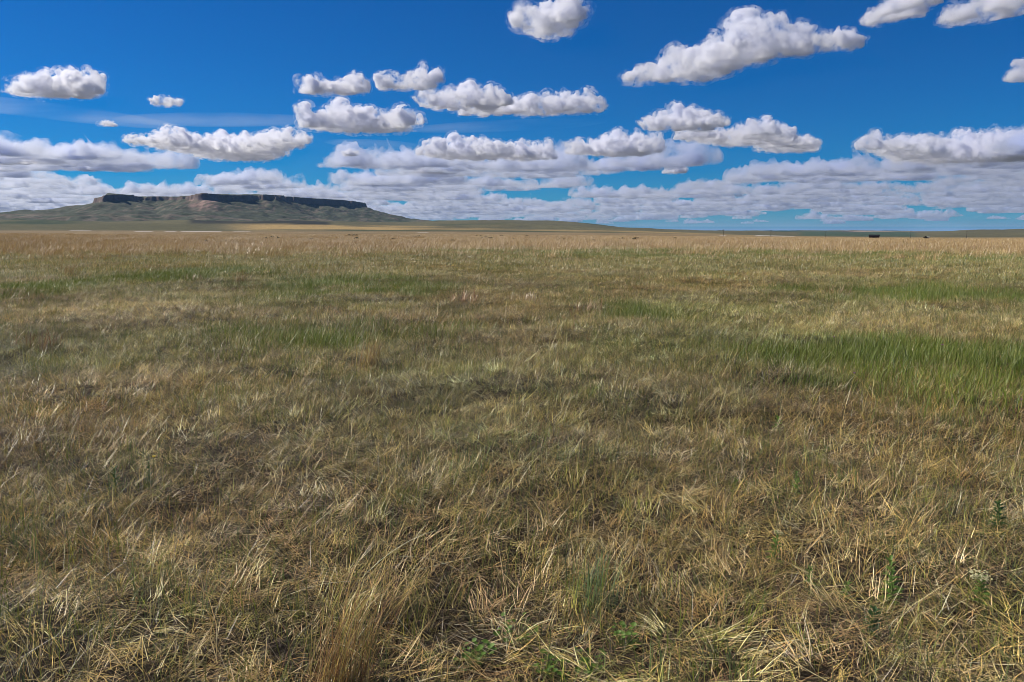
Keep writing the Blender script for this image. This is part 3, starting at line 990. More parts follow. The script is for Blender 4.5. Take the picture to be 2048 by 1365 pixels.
K_STRAW = [add(proto('straw', [
    blades(130, 0.26, (0.07, 0.22), (0.0014, 0.0026), (0.55, 0.36), 0.45, 1.2, (0.8, 0.6), [STRAW, GOLD, PALE, OLIVE, TAN], [4, 2, 1.3, 2.5, 2], clumps=14),
    blades(11, 0.28, (0.20, 0.42), (0.0013, 0.0024), (0.62, 0.25), 0.40, 0.6, (1.0, 0.4), [STRAW, GOLD, PALE], [4, 2.5, 1.5], segs=5)], M_GRASS)) for _ in range(7)]
K_RUST = [add(proto('rust', [
    blades(420, 0.3, (0.04, 0.15), (0.0014, 0.0026), (0.5, 0.4), 0.6, 1.7, (0.6, 0.5), [TAN, RUST, LITTER, GOLD, OLIVE, SHADED_LITTER], [3, 1.6, 3, 1.0, 1.6, 1.5], segs=2)], M_GRASS)) for _ in range(4)]
K_STALK = [add(proto('stalk', [
    blades(NRG.integers(3, 8), 0.14, (0.15, 0.50), (0.0024, 0.0044), (1.25, 0.22), 0.2, 0.45, (0.5, 0.3), [PALE, STRAW], [5, 1], segs=6)], M_GRASS)) for _ in range(8)]
K_FAN = [add(proto('fan', [
    blades(26, 0.07, (0.22, 0.44), (0.0015, 0.0026), (1.0, 0.25), 0.2, 0.45, (0.6, 0.3), [PALE, STRAW, TAN, LITTER], [1.2, 3, 2, 3], segs=4)], M_GRASS)) for _ in range(5)]
dry_kinds = kinds[:]
kinds.clear()
K_BLUE = [add(proto('blue_green', [
    blades(120, 0.26, (0.07, 0.22), (0.0020, 0.0036), (0.18, 0.16), 0.4, 1.5, (0.35, 0.3), [BLUEGREEN, OLIVE, GREEN], [5, 2, 1], clumps=26)], M_GREEN)) for _ in range(5)]
K_BRIGHT = [add(proto('bright_green', [
    blades(330, 0.3, (0.10, 0.27), (0.0032, 0.0060), (0.25, 0.2), 0.4, 1.2, (0.5, 0.35), [GREEN, (0.145, 0.185, 0.022), BLUEGREEN, OLIVE], [5, 4, 0.6, 1.5])], M_GREEN)) for _ in range(4)]
green_kinds = kinds[:]
kinds.clear()

def place(name, protos, groups, label, cat):
    P, Rt, S, I, T = [], [], [], [], []
    for x, y, ids, size, yaw, tint in groups:
        n = len(x)
        if n == 0:
            continue
        z = ground_z(x, y)
        e = 0.25
        tx = np.arctan((ground_z(x, y + e) - ground_z(x, y - e)) / (2 * e)); ty = -np.arctan((ground_z(x + e, y) - ground_z(x - e, y)) / (2 * e))
        P.append(np.stack([x, y, z - 0.004], 1))
        Rt.append(np.stack([tx * 0.8, ty * 0.8, yaw], 1))
        S.append(np.repeat(np.asarray(size)[:, None], 3, 1) if np.ndim(size) == 1 else size)
        I.append(NRG.choice(ids, n)); T.append(tint)
    o = instancer(name, np.concatenate(P), np.concatenate(Rt), np.concatenate(S), np.concatenate(I), np.concatenate(T), protos)
    tag(o, label, cat, kind='stuff')
    print(name, len(o.data.vertices))
    return o

def tints(n, v=0.15, base=(1, 1, 1)):
    return np.array(base) * NRG.uniform(1 - v, 1 + v, (n, 1)) * NRG.uniform(0.95, 1.05, (n, 3))

RMAX = 62.0
HALF = R(46)
def size_at(r, smax=1.7):
    return 1 + (smax - 1) * smooth(7, 55, r)

def rings(step, smax=1.7):
    """an even, jittered carpet whose mesh widens with distance"""
    xs, ys = [], []
    r = 1.4
    while r < RMAX:
        st = step * float(size_at(np.array(r), smax))
        n = max(3, int(2 * HALF * r / st))
        a = np.linspace(-HALF, HALF, n) + NRG.uniform(-0.5, 0.5, n) * st / r * 0.7
        rr = r + NRG.uniform(-0.35, 0.35, n) * st
        xs.append(np.sin(a) * rr); ys.append(np.cos(a) * rr)
        r += st
    return np.concatenate(xs), np.concatenate(ys)

def near_layer(per_m2, keep_fn, smax=1.7):
    x, y = rings(1 / math.sqrt(per_m2), smax)
    r = np.hypot(x, y)
    k = NRG.random(len(x)) < keep_fn(x, y, r)
    x, y, r = x[k], y[k], r[k]
    return x, y, r, size_at(r, smax) * NRG.uniform(0.8, 1.2, len(x))

def masks(x, y):
    return (px_mask(x, y, GREEN_BOXES, soft=0.30, wob=0.6, scale=0.7), px_mask(x, y, BROWN_BOXES, scale=0.9), px_mask(x, y, PALE_BOXES, scale=0.9))

def squash(s, r, k=0.75):
    """far mats keep the height of near ones"""
    return np.stack([s, s, 1 + (s - 1) * (1 - k)], 1)

def species(x, y):
    """slow drift between greyer, greener and browner stands of grass"""
    a = fbm2(x / 3.5, y / 3.5, 3, 201)[:, None] - 0.5
    b = fbm2(x / 1.6, y / 1.6, 3, 203)[:, None] - 0.5
    warm = np.array([1.07, 0.97, 0.84]); cool = np.array([0.88, 1.02, 0.84])
    w = np.clip(a * 3.2, -1, 1)
    c = np.where(w > 0, 1 + (warm - 1) * w, 1 + (cool - 1) * -w)
    return c * (1 + 0.6 * b)

groups = []
x, y, r, s_ = near_layer(2.4, lambda x, y, r: 1.0 - 0.5 * masks(x, y)[0])
g_, b_, p_ = masks(x, y)
tn = tints(len(x), 0.15, (1.30, 1.22, 0.98)) * (1.12 + 0.30 * p_ - 0.38 * b_)[:, None] * (0.88 + 0.24 * fbm2(x / 2.2, y / 2.2, 3, 191))[:, None]
flip = np.where(NRG.random(len(x)) < 0.3, PI, 0.0)
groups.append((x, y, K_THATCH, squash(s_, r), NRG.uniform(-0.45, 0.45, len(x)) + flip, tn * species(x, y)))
x, y, r, s_ = near_layer(3.2, lambda x, y, r: np.clip(0.08 + 1.1 * smooth(0.48, 0.58, fbm2(x / 1.1, y / 1.1, 3, 93)) + 0.3 * masks(x, y)[2] - 0.95 * masks(x, y)[0] - 0.45 * masks(x, y)[1], 0, 1))
groups.append((x, y, K_STRAW, squash(s_, r), NRG.normal(0.1, 0.6, len(x)) + np.where(NRG.random(len(x)) < 0.45, NRG.uniform(0, 6.28, len(x)), 0.0), tints(len(x), 0.2, (1.30, 1.20, 0.95)) * species(x, y)))
x, y, r, s_ = near_layer(3.0, lambda x, y, r: np.clip(0.08 + masks(x, y)[1] + 0.5 * smooth(0.55, 0.65, fbm2(x / 0.9, y / 0.9, 2, 95)), 0, 1))
groups.append((x, y, K_RUST, squash(s_, r), NRG.uniform(0, 6.28, len(x)), tints(len(x), 0.2, (1.05, 0.95, 0.78))))
x, y, r, s_ = near_layer(3.6, lambda x, y, r: np.clip(0.12 + 0.9 * smooth(0.5, 0.62, fbm2(x / 1.4, y / 1.4, 2, 97)) - 0.3 * masks(x, y)[0], 0, 1), 1.25)
groups.append((x, y, K_STALK, squash(s_, r), NRG.normal(0.0, 0.3, len(x)) + np.where(NRG.random(len(x)) < 0.35, PI, 0.0), tints(len(x), 0.2)))
x, y, r, s_ = near_layer(1.3, lambda x, y, r: np.clip(0.1 + 0.9 * smooth(0.55, 0.62, fbm2(x / 1.6, y / 1.6, 2, 98)) - 0.5 * masks(x, y)[0], 0, 1), 1.3)
groups.append((x, y, K_FAN, squash(s_, r), NRG.normal(0.0, 0.35, len(x)) + np.where(NRG.random(len(x)) < 0.3, PI, 0.0), tints(len(x), 0.2)))
place('dry_grass', dry_kinds, groups, 'tangled straw coloured grass and litter covering the foreground plain', 'grass')

groups = []
x, y, r, s_ = near_layer(4.2, lambda x, y, r: np.clip(0.22 + 0.9 * smooth(0.44, 0.58, fbm2(x / 1.3, y / 1.3, 3, 101)) - 0.45 * masks(x, y)[1], 0, 1))
groups.append((x, y, K_BLUE, squash(s_, r), NRG.uniform(0, 6.28, len(x)), tints(len(x), 0.2, (1.22, 1.14, 0.88))))
x, y, r, s_ = near_layer(5.0, lambda x, y, r: np.clip((1.35 * masks(x, y)[0] - 0.05) * (0.5 + 0.9 * smooth(0.4, 0.6, fbm2(x / 0.7, y / 0.7, 2, 103))), 0, 1))
groups.append((x, y, K_BRIGHT, squash(s_, r), NRG.normal(0, 0.9, len(x)), tints(len(x), 0.25)))
place('green_grass', green_kinds, groups, 'fresh green grass growing in patches through the straw', 'grass')

# taller grass farther out
def far_patch(cols, wts, hgt, n=260, spread=0.9, clumps=26, wid=(0.007, 0.013)):
    return proto('far_tuft', [blades(n, spread, hgt, wid, (0.22, 0.2), 0.4, 0.8, (0.45, 0.35), cols, wts, clumps=clumps)], M_GRASS)
K_FT = [add(far_patch([TAN, STRAW, LITTER, (0.31, 0.21, 0.11)], [4, 3, 2, 1.5], (0.22, 0.60))) for _ in range(5)]
K_FO = [add(far_patch([OLIVE, STRAW, TAN, BLUEGREEN], [4, 2.2, 1.6, 3], (0.07, 0.20), 520, 0.9, 70, (0.005, 0.009))) for _ in range(4)]
K_FG = [add(far_patch([GREEN, OLIVE, BLUEGREEN], [4, 2, 2], (0.07, 0.20), 520, 0.9, 70, (0.005, 0.009))) for _ in range(3)]
K_FR = [add(far_patch([RUST, TAN, LITTER], [2, 3, 3], (0.15, 0.40), 120, 0.2, 12)) for _ in range(3)]
far_kinds = kinds[:]
def far_layer(n, r0, r1, power, keep):
    x, y, r = sector(n, r0, r1, R(44), power)
    k = NRG.random(n) < keep(x, y, r)
    x, y, r = x[k], y[k], r[k]
    return x, y, r, NRG.uniform(0.8, 1.25, len(x))
groups = []
gm = lambda x, y: px_mask(x, y, GREEN_BOXES, scale=4.0)
x, y, r, s_ = far_layer(30000, 34, 420, 1.1, lambda x, y, r: np.clip(smooth(40, 75, r) * (0.15 + 1.0 * fbm2(x / 14, y / 14, 3, 111)), 0, 1))
groups.append((x, y, K_FT, s_, NRG.normal(0, 0.4, len(x)), tints(len(x), 0.25, (0.86, 0.76, 0.60))))
x, y, r, s_ = far_layer(7000, 16, 90, 1.3, lambda x, y, r: np.clip(smooth(24, 45, r) * (1 - smooth(60, 85, r)), 0, 1))
groups.append((x, y, K_FO, s_, NRG.normal(0, 0.8, len(x)), tints(len(x), 0.25, (1.08, 1.0, 0.82))))
x, y, r, s_ = far_layer(7000, 26, 90, 1.3, lambda x, y, r: np.clip(gm(x, y) * 1.2, 0, 1))
groups.append((x, y, K_FG, s_, NRG.normal(0, 0.4, len(x)), tints(len(x), 0.2)))
x, y, r, s_ = far_layer(600, 12, 160, 1.0, lambda x, y, r: 0.6 * smooth(0.52, 0.62, fbm2(x / 6, y / 6, 2, 117)))
groups.append((x, y, K_FR, s_ * 0.8, NRG.normal(0, 0.4, len(x)), tints(len(x), 0.2)))
place('tall_grass', far_kinds, groups, 'tall reddish tan grass standing across the middle distance', 'grass')

# ------------------------------------------------------------------ single plants
def foot(px, py):
    """point of the ground seen at a pixel, and metres per pixel there"""
    z = 0.0
    for _ in range(12):
        x, y = on_plain(px, py, z)
        z = float(ground_z(np.array([x]), np.array([y]))[0])
    return Vector((float(x), float(y), z)), math.sqrt(float(x) ** 2 + float(y) ** 2 + (EYE - z) ** 2) / FPX

M_LEAF = leaf_material('weed_leaf', (0.13, 0.23, 0.040))
M_LEAF2 = leaf_material('weed_leaf_dark', (0.05, 0.105, 0.028))
M_STEM = plain_mat('weed_stem', (0.16, 0.20, 0.06), 0.6, 0.2, 40)
M_CREAM = plain_mat('cream_petal', (0.50, 0.48, 0.27), 0.7, 0.12, 60)
M_PURPLE = plain_mat('purple_petal', (0.33, 0.06, 0.36), 0.6, 0.15, 60)
M_YELLOW = plain_mat('yellow_petal', (0.75, 0.55, 0.03), 0.6, 0.12, 60)

def tube(points, radii, sides=6):
    v, f = [], []
    for k, (p, r) in enumerate(zip(points, radii)):
        p = Vector(p)
        d = (Vector(points[min(k + 1, len(points) - 1)]) - Vector(points[max(k - 1, 0)])).normalized()
        a = d.cross(Vector((0.3, 1, 0.1))).normalized(); b = d.cross(a)
        for q in range(sides):
            t = 2 * PI * q / sides
            v.append(p + a * (math.cos(t) * r) + b * (math.sin(t) * r))
    n = len(points)
    for k in range(n - 1):
        for q in range(sides):
            a_, b_ = k * sides + q, k * sides + (q + 1) % sides
            f.append((a_, b_, b_ + sides, a_ + sides))
    f.append(tuple(range(sides - 1, -1, -1))); f.append(tuple(range((n - 1) * sides, n * sides)))
    return v, f

def leaf_shape(base, direction, length, width, droop, rng):
    """a folded pointed leaf: midrib with two halves"""
    d = Vector(direction).normalized()
    side = d.cross(Vector((0, 0, 1)))
    side = side.normalized() if side.length > 1e-3 else Vector((1, 0, 0))
    up = side.cross(d)
    prof = ((0.0, 0.10), (0.3, 0.85), (0.6, 1.0), (0.85, 0.55), (1.0, 0.03))
    v, f = [], []
    for t, w in prof:
        c = Vector(base) + d * (length * t) - Vector((0, 0, droop * length * t * t)) 
        v += [c - side * (width * w * 0.5) + up * (width * w * 0.18), c, c + side * (width * w * 0.5) + up * (width * w * 0.18)]
    for k in range(len(prof) - 1):
        a = k * 3
        f += [(a, a + 1, a + 4, a + 3), (a + 1, a + 2, a + 5, a + 4)]
    return v, f

def joined(name, pieces, mat, parent, smooth_shade=False):
    vs, fs, k = [], [], 0
    for v, f in pieces:
        vs += v; fs += [tuple(i + k for i in q) for q in f]; k += len(v)
    return mesh_obj(name, vs, fs, mat, parent, smooth_shade)

def ball(c, r, rng, squash_=0.7):
    return [Vector(c) + Vector((p[0] * r, p[1] * r, p[2] * r * squash_)) * rng.uniform(0.8, 1.2) for p in ICO1_V], [tuple(q) for q in ICO1_F]
ICO1_V, ICO1_F = ico(1)

def leafy_weed(px, py, hpx, label, seed, flower=None, dark=False, leaf_px=14):
    rng = random.Random(seed)
    p, m = foot(px, py)
    h = hpx * m
    t = empty('leafy_weed', p)
    bend = rng.uniform(-0.12, 0.12)
    pts = [(bend * h * (k / 5) ** 2, rng.uniform(-.01, .01) * h, h * k / 5 - 0.01) for k in range(6)]
    v, f = tube(pts, [0.0035 * (1 - 0.12 * k) for k in range(6)])
    mesh_obj('stem', v, f, M_STEM, t)
    L = leaf_px * m * 1.25
    pieces = []
    n = int(12 + hpx * 0.32)
    for k in range(n):
        u = (k + 0.5) / n
        a = k * 2.4 + rng.uniform(-.3, .3)
        z = h * (0.04 + 0.94 * u)
        x = bend * h * u * u
        sz = L * (1.2 - 0.55 * u) * rng.uniform(0.8, 1.15)
        pieces.append(leaf_shape((x, 0, z), (math.cos(a), math.sin(a), 0.35 + 0.7 * u), sz, sz * rng.uniform(0.32, 0.42), rng.uniform(0.1, 0.45), rng))
    joined('leaves', pieces, M_LEAF2 if dark else M_LEAF, t)
    if flower:
        pieces = []
        for k in range(60):
            a = rng.uniform(0, 2 * PI); q = math.sqrt(rng.random()) * flower * m
            pieces.append(ball((bend * h + math.cos(a) * q, math.sin(a) * q, h + rng.uniform(-.25, .3) * flower * m), flower * m * 0.11, rng))
        joined('flower_head', pieces, M_CREAM, t)
    tag(t, label, 'weed')
    return t

leafy_weed(1783, 1212, 84, 'tall leafy green weed standing alone in matted straw between the two cream flowered ones', 1, leaf_px=17)
leafy_weed(1547, 1128, 60, 'leafy weed with a flat pale cream flower head, shorter of the two in bloom', 2, 9)
leafy_weed(1961, 1212, 52, 'weed topped by the largest rounded cream flower cluster', 3, 17)
leafy_weed(1620, 1172, 36, 'short bright leafy sprig beside the shorter cream flowered weed', 4, leaf_px=11)
leafy_weed(1692, 1200, 34, 'short leafy sprig just beside the tall lone green weed', 5, leaf_px=11)
leafy_weed(1742, 1275, 50, 'dark narrow leaved weed below the tall lone green weed', 6, dark=True, leaf_px=18)
leafy_weed(1994, 1072, 58, 'dark bushy weed behind the weed with the largest cream cluster', 7, dark=True, leaf_px=15)
leafy_weed(1594, 992, 46, 'slim leafy weed among blue green grass behind the shorter cream flowered weed', 8, leaf_px=11)
leafy_weed(1470, 990, 30, 'low light green sprig in pale flattened straw', 9, leaf_px=11)
leafy_weed(300, 985, 58, 'yellow flowered weed standing in brown grass', 10, dark=True, leaf_px=9)
leafy_weed(232, 985, 44, 'dark green weed beside the yellow flowered one in brown grass', 12, dark=True, leaf_px=12)
leafy_weed(1555, 865, 30, 'bright green sprig at the near edge of the green grass belt', 13, leaf_px=11)

def broadleaf(px, py, wpx, label, seed):
    """low spreading plant with round leaves on short stalks"""
    rng = random.Random(seed)
    p, m = foot(px, py)
    t = empty('broadleaf_plant', p)
    stalks, leaves = [], []
    for k in range(30):
        a = rng.uniform(0, 2 * PI); q = math.sqrt(rng.random()) * wpx * m * 0.5
        hz = rng.uniform(0.03, 0.10)
        tip = Vector((math.cos(a) * q, math.sin(a) * q, hz))
        stalks.append(tube([(tip.x * 0.3, tip.y * 0.3, 0), (tip.x * 0.75, tip.y * 0.75, hz * 0.7), tuple(tip)], (0.0016, 0.0014, 0.001), 4))
        r = rng.uniform(0.006, 0.013)
        nrm = Vector((rng.uniform(-.5, .5), rng.uniform(-.7, .2), 1)).normalized()
        ax = nrm.cross(Vector((0, 1, 0.2))).normalized(); bx = nrm.cross(ax)
        v = [tip] + [tip + ax * (math.cos(2 * PI * j / 8) * r) + bx * (math.sin(2 * PI * j / 8) * r * 0.9) + nrm * (r * 0.22) for j in range(8)]
        leaves.append((v, [(0, 1 + j, 1 + (j + 1) % 8) for j in range(8)]))
    joined('stalks', stalks, M_STEM, t)
    joined('leaves', leaves, M_LEAF, t)
    tag(t, label, 'plant')
broadleaf(948, 1335, 80, 'round leaved plant beside the rust brown grass clump', 21)
broadleaf(1030, 1290, 90, 'widest patch of small round leaves spreading over dark litter', 22)
broadleaf(1105, 1362, 64, 'low round leaved plant below the widest patch of round leaves', 23)
broadleaf(1178, 1352, 56, 'bright low round leaved plant near narrow green blades', 24)
broadleaf(1250, 1300, 50, 'small round leaved plant under an upright tuft of green blades', 25)

def wildflower(px, py, hpx, mat, label, seed, size=3.4):
    rng = random.Random(seed)
    p, m = foot(px, py)
    h = hpx * m
    t = empty('wildflower', p)
    v, f = tube([(0, 0, -0.01), (0.01, 0, h * 0.5), (0.015, 0, h)], (0.003, 0.0025, 0.002), 5)
    mesh_obj('stem', v, f, M_STEM, t)
    r = size * m * 0.6
    pet = [leaf_shape((0.015, 0, h), (math.cos(2 * PI * k / 7), math.sin(2 * PI * k / 7), 0.7), r * 1.3, r * 0.8, 0.1, rng) for k in range(7)]
    pet.append(ball((0.015, 0, h + r * 0.3), r * 0.6, rng))
    joined('flower', pet, mat, t)
    tag(t, label, 'flower')
wildflower(1664, 705, 28, M_PURPLE, 'single purple wildflower on the far edge of the green grass belt', 31)
wildflower(1880, 720, 26, M_PURPLE, 'pale purple flower where the green belt meets pale straw', 32)
wildflower(1704, 775, 26, M_PURPLE, 'tiny purple flower inside the green grass belt', 33)
wildflower(2037, 830, 26, M_PURPLE, 'purple flower near the dark end of the green belt', 34)
wildflower(306, 960, 42, M_YELLOW, 'bright yellow flower rising from brown grass beside leafy weeds', 35, 6)

def tussock(px, py, hpx, spread_px, n, label, seed, cols, wts, lean=(0.25, 0.15), az=0.1, wid=(0.0022, 0.0036)):
    global NRG
    p, m = foot(px, py)
    NRG = np.random.default_rng(seed)
    t = empty('grass_tussock', p)
    h = hpx * m
    for nm, args in (('stems', (n, spread_px * m * 0.5, (h * 0.6, h * 1.1), wid, lean, az, 0.5, (0.25, 0.2), cols, wts)),
                     ('leaf_litter', (n // 2, spread_px * m * 0.6, (h * 0.15, h * 0.4), wid, (0.9, 0.4), az, 1.7, (0.5, 0.3), [SHADED_LITTER, LITTER, cols[0]], [3, 3, 1]))):
        v, f, c = blades(*args, segs=4 if nm == 'stems' else 3)
        me = np_mesh(nm, v, f)
        me.materials.append(M_TUSSOCK); col_attr(me, np.clip(c, 0, 1))
        o = bpy.data.objects.new(nm, me); COL.objects.link(o); o.parent = t; o['kind'] = 'stuff'
    tag(t, label, 'grass clump')
REDB = (0.24, 0.12, 0.05)
tussock(672, 1400, 215, 66, 230, 'rust brown clump of fine upright stems, the largest grass clump', 41, [REDB, GOLD, RUST, TAN], [4, 3, 3, 1.5], (0.20, 0.10), 0.0)
tussock(740, 1240, 190, 110, 90, 'golden stems leaning over behind the rust brown clump', 42, [GOLD, STRAW, TAN], [3, 3, 1], (0.45, 0.12), 0.15)
tussock(740, 742, 74, 26, 150, 'brown upright tuft with a dark foot beside fresh green grass', 43, [GOLD, RUST, TAN], [3, 3, 2], (0.12, 0.1), 0.1, (0.004, 0.007))
tussock(138, 556, 26, 16, 90, 'brown tuft standing in short grass below the steep spur of the mesa', 44, [RUST, TAN, LITTER], [3, 2, 2], (0.15, 0.1), 0.1, (0.009, 0.014))
tussock(480, 570, 28, 16, 90, 'brown tuft between green and pale grass below the reddish scar of the mesa', 45, [RUST, TAN, LITTER], [3, 2, 2], (0.15, 0.1), 0.1, (0.009, 0.014))
tussock(1175, 1225, 110, 60, 120, 'upright tuft of blue green blades near the round leaved plants', 46, [BLUEGREEN, GREEN, OLIVE], [5, 1, 1], (0.12, 0.1), 0.6, (0.003, 0.0055))
tussock(930, 960, 70, 50, 34, 'upright tuft of blue green blades standing alone in tan litter', 47, [BLUEGREEN, GREEN], [4, 2], (0.14, 0.1), 0.6, (0.004, 0.006))

# ------------------------------------------------------------------ far plain: shed, hut, trailer, poles, shrubs
def place_far(px, d):
    az = float(az_te(px, 463)[0])
    x, y = math.sin(az) * d, math.cos(az) * d
    return Vector((x, y, float(ground_z(np.array([x]), np.array([y]))[0]))), -az

def box(x0, x1, y0, y1, z0, z1):
    v = [(x, y, z) for z in (z0, z1) for y in (y0, y1) for x in (x0, x1)]
    return v, [(0, 2, 3, 1), (4, 5, 7, 6), (0, 1, 5, 4), (2, 6, 7, 3), (0, 4, 6, 2), (1, 3, 7, 5)]

def gable_house(name, px, d, W, D, wall_h, rise, walls, roofm, doorm, label, cat, rz=0.0, door=True):
    p, a = place_far(px, d)
    t = empty(name, p - Vector((0, 0, 0.15)), a + rz)
    w, q = W / 2, D / 2
    v = [(-w, -q, 0), (w, -q, 0), (w, q, 0), (-w, q, 0), (-w, -q, wall_h), (w, -q, wall_h), (w, q, wall_h), (-w, q, wall_h), (-w, 0, wall_h + rise), (w, 0, wall_h + rise)]
    f = [(0, 1, 5, 4), (2, 3, 7, 6), (1, 2, 6, 9, 5), (3, 0, 4, 8, 7), (3, 2, 1, 0), (4, 5, 9, 8), (6, 7, 8, 9)]
    mesh_obj('wall', v, f, walls, t)
    e, k = 0.3, 0.12
    sl = rise / q
    v, f = [], []
    for s_ in (-1, 1):
        b = len(v)
        for zz in (0.02, k):
            v += [(-w - e, s_ * (q + e), wall_h - e * sl + zz), (w + e, s_ * (q + e), wall_h - e * sl + zz), (w + e, 0, wall_h + rise + zz), (-w - e, 0, wall_h + rise + zz)]
        f += [tuple(b + i for i in g) for g in ((0, 1, 2, 3), (7, 6, 5, 4), (0, 4, 5, 1), (1, 5, 6, 2), (3, 2, 6, 7), (0, 3, 7, 4))]
    mesh_obj('roof', v, f, roofm, t)
    if door:
        v, f = box(-w * 0.25, w * 0.25, -q - 0.06, -q + 0.02, 0.1, wall_h * 0.85)
        mesh_obj('door', v, f, doorm, t)
        v, f = box(w * 0.5, w * 0.68, -q - 0.04, -q + 0.02, wall_h * 0.45, wall_h * 0.8)
        mesh_obj('window', v, f, doorm, t)
    tag(t, label, cat)
    return t
M_RED = plain_mat('dark_red_boards', (0.045, 0.014, 0.012), 0.8, 0.3, 2.0)
M_TAR = plain_mat('tar_roof', (0.012, 0.012, 0.014), 0.8, 0.3, 2.0, 0.1)
M_DARKW = plain_mat('dark_opening', (0.010, 0.009, 0.009), 0.6, 0.2, 2.0)
M_BROWN = plain_mat('brown_boards', (0.035, 0.022, 0.014), 0.85, 0.3, 2.0)
M_WHITE = plain_mat('white_sheet', (0.60, 0.58, 0.52), 0.6, 0.08, 1.0)
M_POST = plain_mat('weathered_pole', (0.055, 0.045, 0.035), 0.9, 0.3, 6.0)
gable_house('barn', 1749, 800, 8.6, 5.0, 1.9, 1.35, M_RED, M_TAR, M_DARKW, 'long dark red barn with a black roof, alone far out on the plain', 'barn')
gable_house('hut', 1852, 830, 2.6, 3.4, 1.0, 1.2, M_BROWN, M_BROWN, M_DARKW, 'small brown hut with a steep roof beside a white trailer', 'hut', R(90), door=False)

p, a = place_far(1857.2, 832)
t = empty('trailer', p, a)
import bmesh
def bevel_box(name, dims, z, mat, parent, bev):
    bm = bmesh.new()
    bmesh.ops.create_cube(bm, size=1.0)
    for v in bm.verts:
        v.co = Vector((v.co.x * dims[0], v.co.y * dims[1], v.co.z * dims[2] + z))
    bmesh.ops.bevel(bm, geom=bm.edges[:], offset=bev, segments=2, affect='EDGES')
    me = bpy.data.meshes.new(name); bm.to_mesh(me); bm.free()
    me.materials.append(mat)
    o = bpy.data.objects.new(name, me); COL.objects.link(o); o.parent = parent
    return o
bevel_box('body', (2.4, 1.9, 1.25), 1.1, M_WHITE, t, 0.2)
bevel_box('window', (0.7, 0.06, 0.4), 1.25, M_DARKW, t, 0.02).location = (0.3, -0.95, 0)
for sx in (-0.5, 0.5):
    bm = bmesh.new()
    bmesh.ops.create_cone(bm, cap_ends=True, segments=14, radius1=0.32, radius2=0.32, depth=0.2)
    bmesh.ops.rotate(bm, verts=bm.verts, matrix=Euler((PI / 2, 0, 0)).to_matrix())
    me = bpy.data.meshes.new('wheel'); bm.to_mesh(me); bm.free(); me.materials.append(M_DARKW)
    o = bpy.data.objects.new('wheel', me); COL.objects.link(o); o.parent = t; o.location = (sx, -0.9, 0.32)
tag(t, 'small white trailer parked beside the brown hut', 'trailer')

def pole(px, d, h, label):
    p, a = place_far(px, d)
    t = empty('utility_pole', p, a + 0.6)
    v, f = tube([(0, 0, -0.3), (0, 0, h * 0.5), (0, 0, h)], (0.17, 0.14, 0.11), 8)
    mesh_obj('post', v, f, M_POST, t)
    v, f = box(-1.0, 1.0, -0.16, -0.04 - 0.12, h - 0.75, h - 0.58)
    v, f = box(-1.0, 1.0, -0.33, -0.21, h - 0.75, h - 0.58)
    arm = mesh_obj('cross_arm', v, f, M_POST, t)
    for sx in (-0.85, 0.85):
        v, f = tube([(sx, -0.27, h - 0.58), (sx, -0.27, h - 0.36)], (0.05, 0.07), 6)
        mesh_obj('insulator', v, f, M_DARKW, arm)
    tag(t, label, 'utility pole', 'utility poles crossing the far plain')
for px_, lab in ((1447, 'thin utility pole far out on the plain, well away from the barn'), (1542, 'thin utility pole rising before a white alkali strip'),
                 (1652, 'thin utility pole standing on the open plain next before the barn'), (1822, 'dark utility pole between the barn and the white trailer'),
                 (1934, 'thin utility pole beyond the white trailer, away from the barn')):
    pole(px_, 815, 6.6, lab)

M_SHRUB = leaf_material('shrub_leaf', (0.055, 0.062, 0.035), 0.2)
M_TWIG = plain_mat('shrub_twig', (0.06, 0.045, 0.03))
def shrub_mesh(seed, w, h, n=150, leaf=0.10):
    rng = random.Random(seed)
    pieces = []
    lobes = [(rng.uniform(-.5, .5) * w, rng.uniform(-.5, .5) * w, h * rng.uniform(.35, .7), rng.uniform(.25, .4) * w) for _ in range(5)]
    for _ in range(n):
        cx, cy, cz, r = rng.choice(lobes)
        d = Vector((rng.gauss(0, 1), rng.gauss(0, 1), rng.gauss(0, 1))).normalized() * r * rng.uniform(.5, 1.1)
        b = Vector((cx, cy, cz)) + Vector((d.x, d.y, d.z * 0.7))
        b.z = max(b.z, 0.02)
        dr = Vector((rng.uniform(-1, 1), rng.uniform(-1, 1), rng.uniform(-.2, 1))).normalized()
        sd = dr.cross(Vector((rng.random(), rng.random(), 1))).normalized()
        q = leaf * rng.uniform(.7, 1.3)
        pieces.append(([b - sd * q * .4, b + sd * q * .4, b + dr * q + sd * q * .2, b + dr * q - sd * q * .2], [(0, 1, 2, 3)]))
    return pieces
shrub_src = []
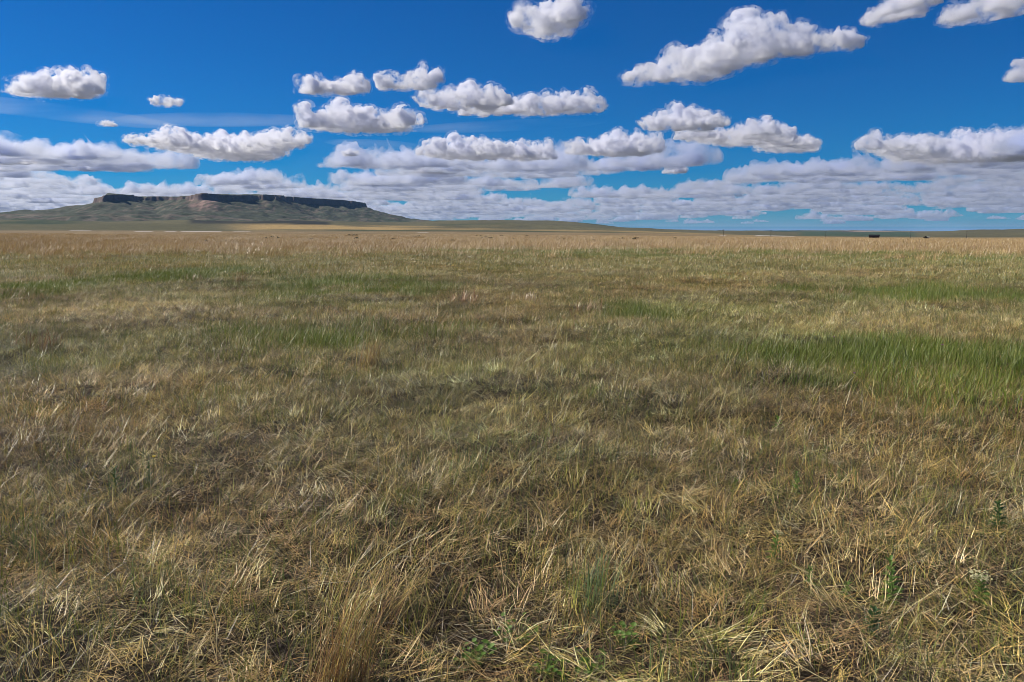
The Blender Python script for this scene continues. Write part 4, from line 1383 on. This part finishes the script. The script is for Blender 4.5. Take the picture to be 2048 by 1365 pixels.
for k in range(4):
    t = empty('shrub', (0, 0, 0))
    joined('foliage', shrub_mesh(300 + k, 0.42, 0.55), M_SHRUB, t)
    tw = []
    rg = random.Random(k)
    for j in range(5):
        tw.append(tube([(0, 0, -0.05), (rg.uniform(-.15, .15), rg.uniform(-.15, .15), .2), (rg.uniform(-.3, .3), rg.uniform(-.3, .3), .42)], (.012, .009, .005), 4))
    joined('branches', tw, M_TWIG, t)
    shrub_src.append(t)
rg = random.Random(77)
spots = []
for _ in range(16): spots.append((rg.uniform(690, 790), rg.uniform(472.8, 473.6)))
for _ in range(16): spots.append((rg.uniform(480, 1130), rg.uniform(475.5, 481)))
for _ in range(12): spots.append((rg.uniform(950, 1130), rg.uniform(474.5, 476)))
for _ in range(8): spots.append((rg.uniform(1180, 1420), rg.uniform(476, 483)))
spots += [(623, 481), (558, 479), (720, 480), (905, 486), (1115, 484), (1130, 482), (410, 487), (1712, 481), (1734, 481.5), (1804, 489)]
for i, (px_, py_) in enumerate(spots):
    src = shrub_src[i % 4]
    p, m = foot(px_, py_)
    if p.length > 420:
        az_ = float(az_te(px_, 463)[0]); dd = rg.uniform(260, 380)
        x_, y_ = math.sin(az_) * dd, math.cos(az_) * dd
        p = Vector((x_, y_, float(ground_z(np.array([x_]), np.array([y_]))[0])))
    if i < 4:
        o = src
    else:
        o = src.copy(); COL.objects.link(o)
        for ch in src.children:
            c = ch.copy(); COL.objects.link(c); c.parent = o
    o.location = p
    sz = rg.uniform(0.5, 0.95) * (1.0 + p.length / 600)
    o.scale = (sz * 1.4, sz * 1.1, sz)
    o.rotation_euler = (0, 0, rg.uniform(0, 6.28))
    tag(o, 'low dark shrub dotted through the far tan grass before the hills', 'shrub', 'dark shrubs scattered on the far plain')

M_TREE = leaf_material('tree_leaf', (0.04, 0.06, 0.03), 0.2)
for k, px_ in enumerate((1436, 1440, 1444.5, 1447.5)):
    p, a = place_far(px_, 4050)
    t = empty('distant_tree', p)
    v, f = tube([(0, 0, -0.5), (0.1, 0, 2.0), (0, 0.1, 3.6)], (0.3, 0.22, 0.1), 6)
    mesh_obj('trunk', v, f, M_TWIG, t)
    pcs = [([Vector(q) + Vector((0, 0, 1.6)) for q in v], f) for v, f in shrub_mesh(500 + k, 4.2, 4.6, 260, 0.8)]
    joined('crown', pcs, M_TREE, t)
    tag(t, 'tiny dark tree on the skyline where the hills run down to the plain', 'tree', 'trees on the far skyline')
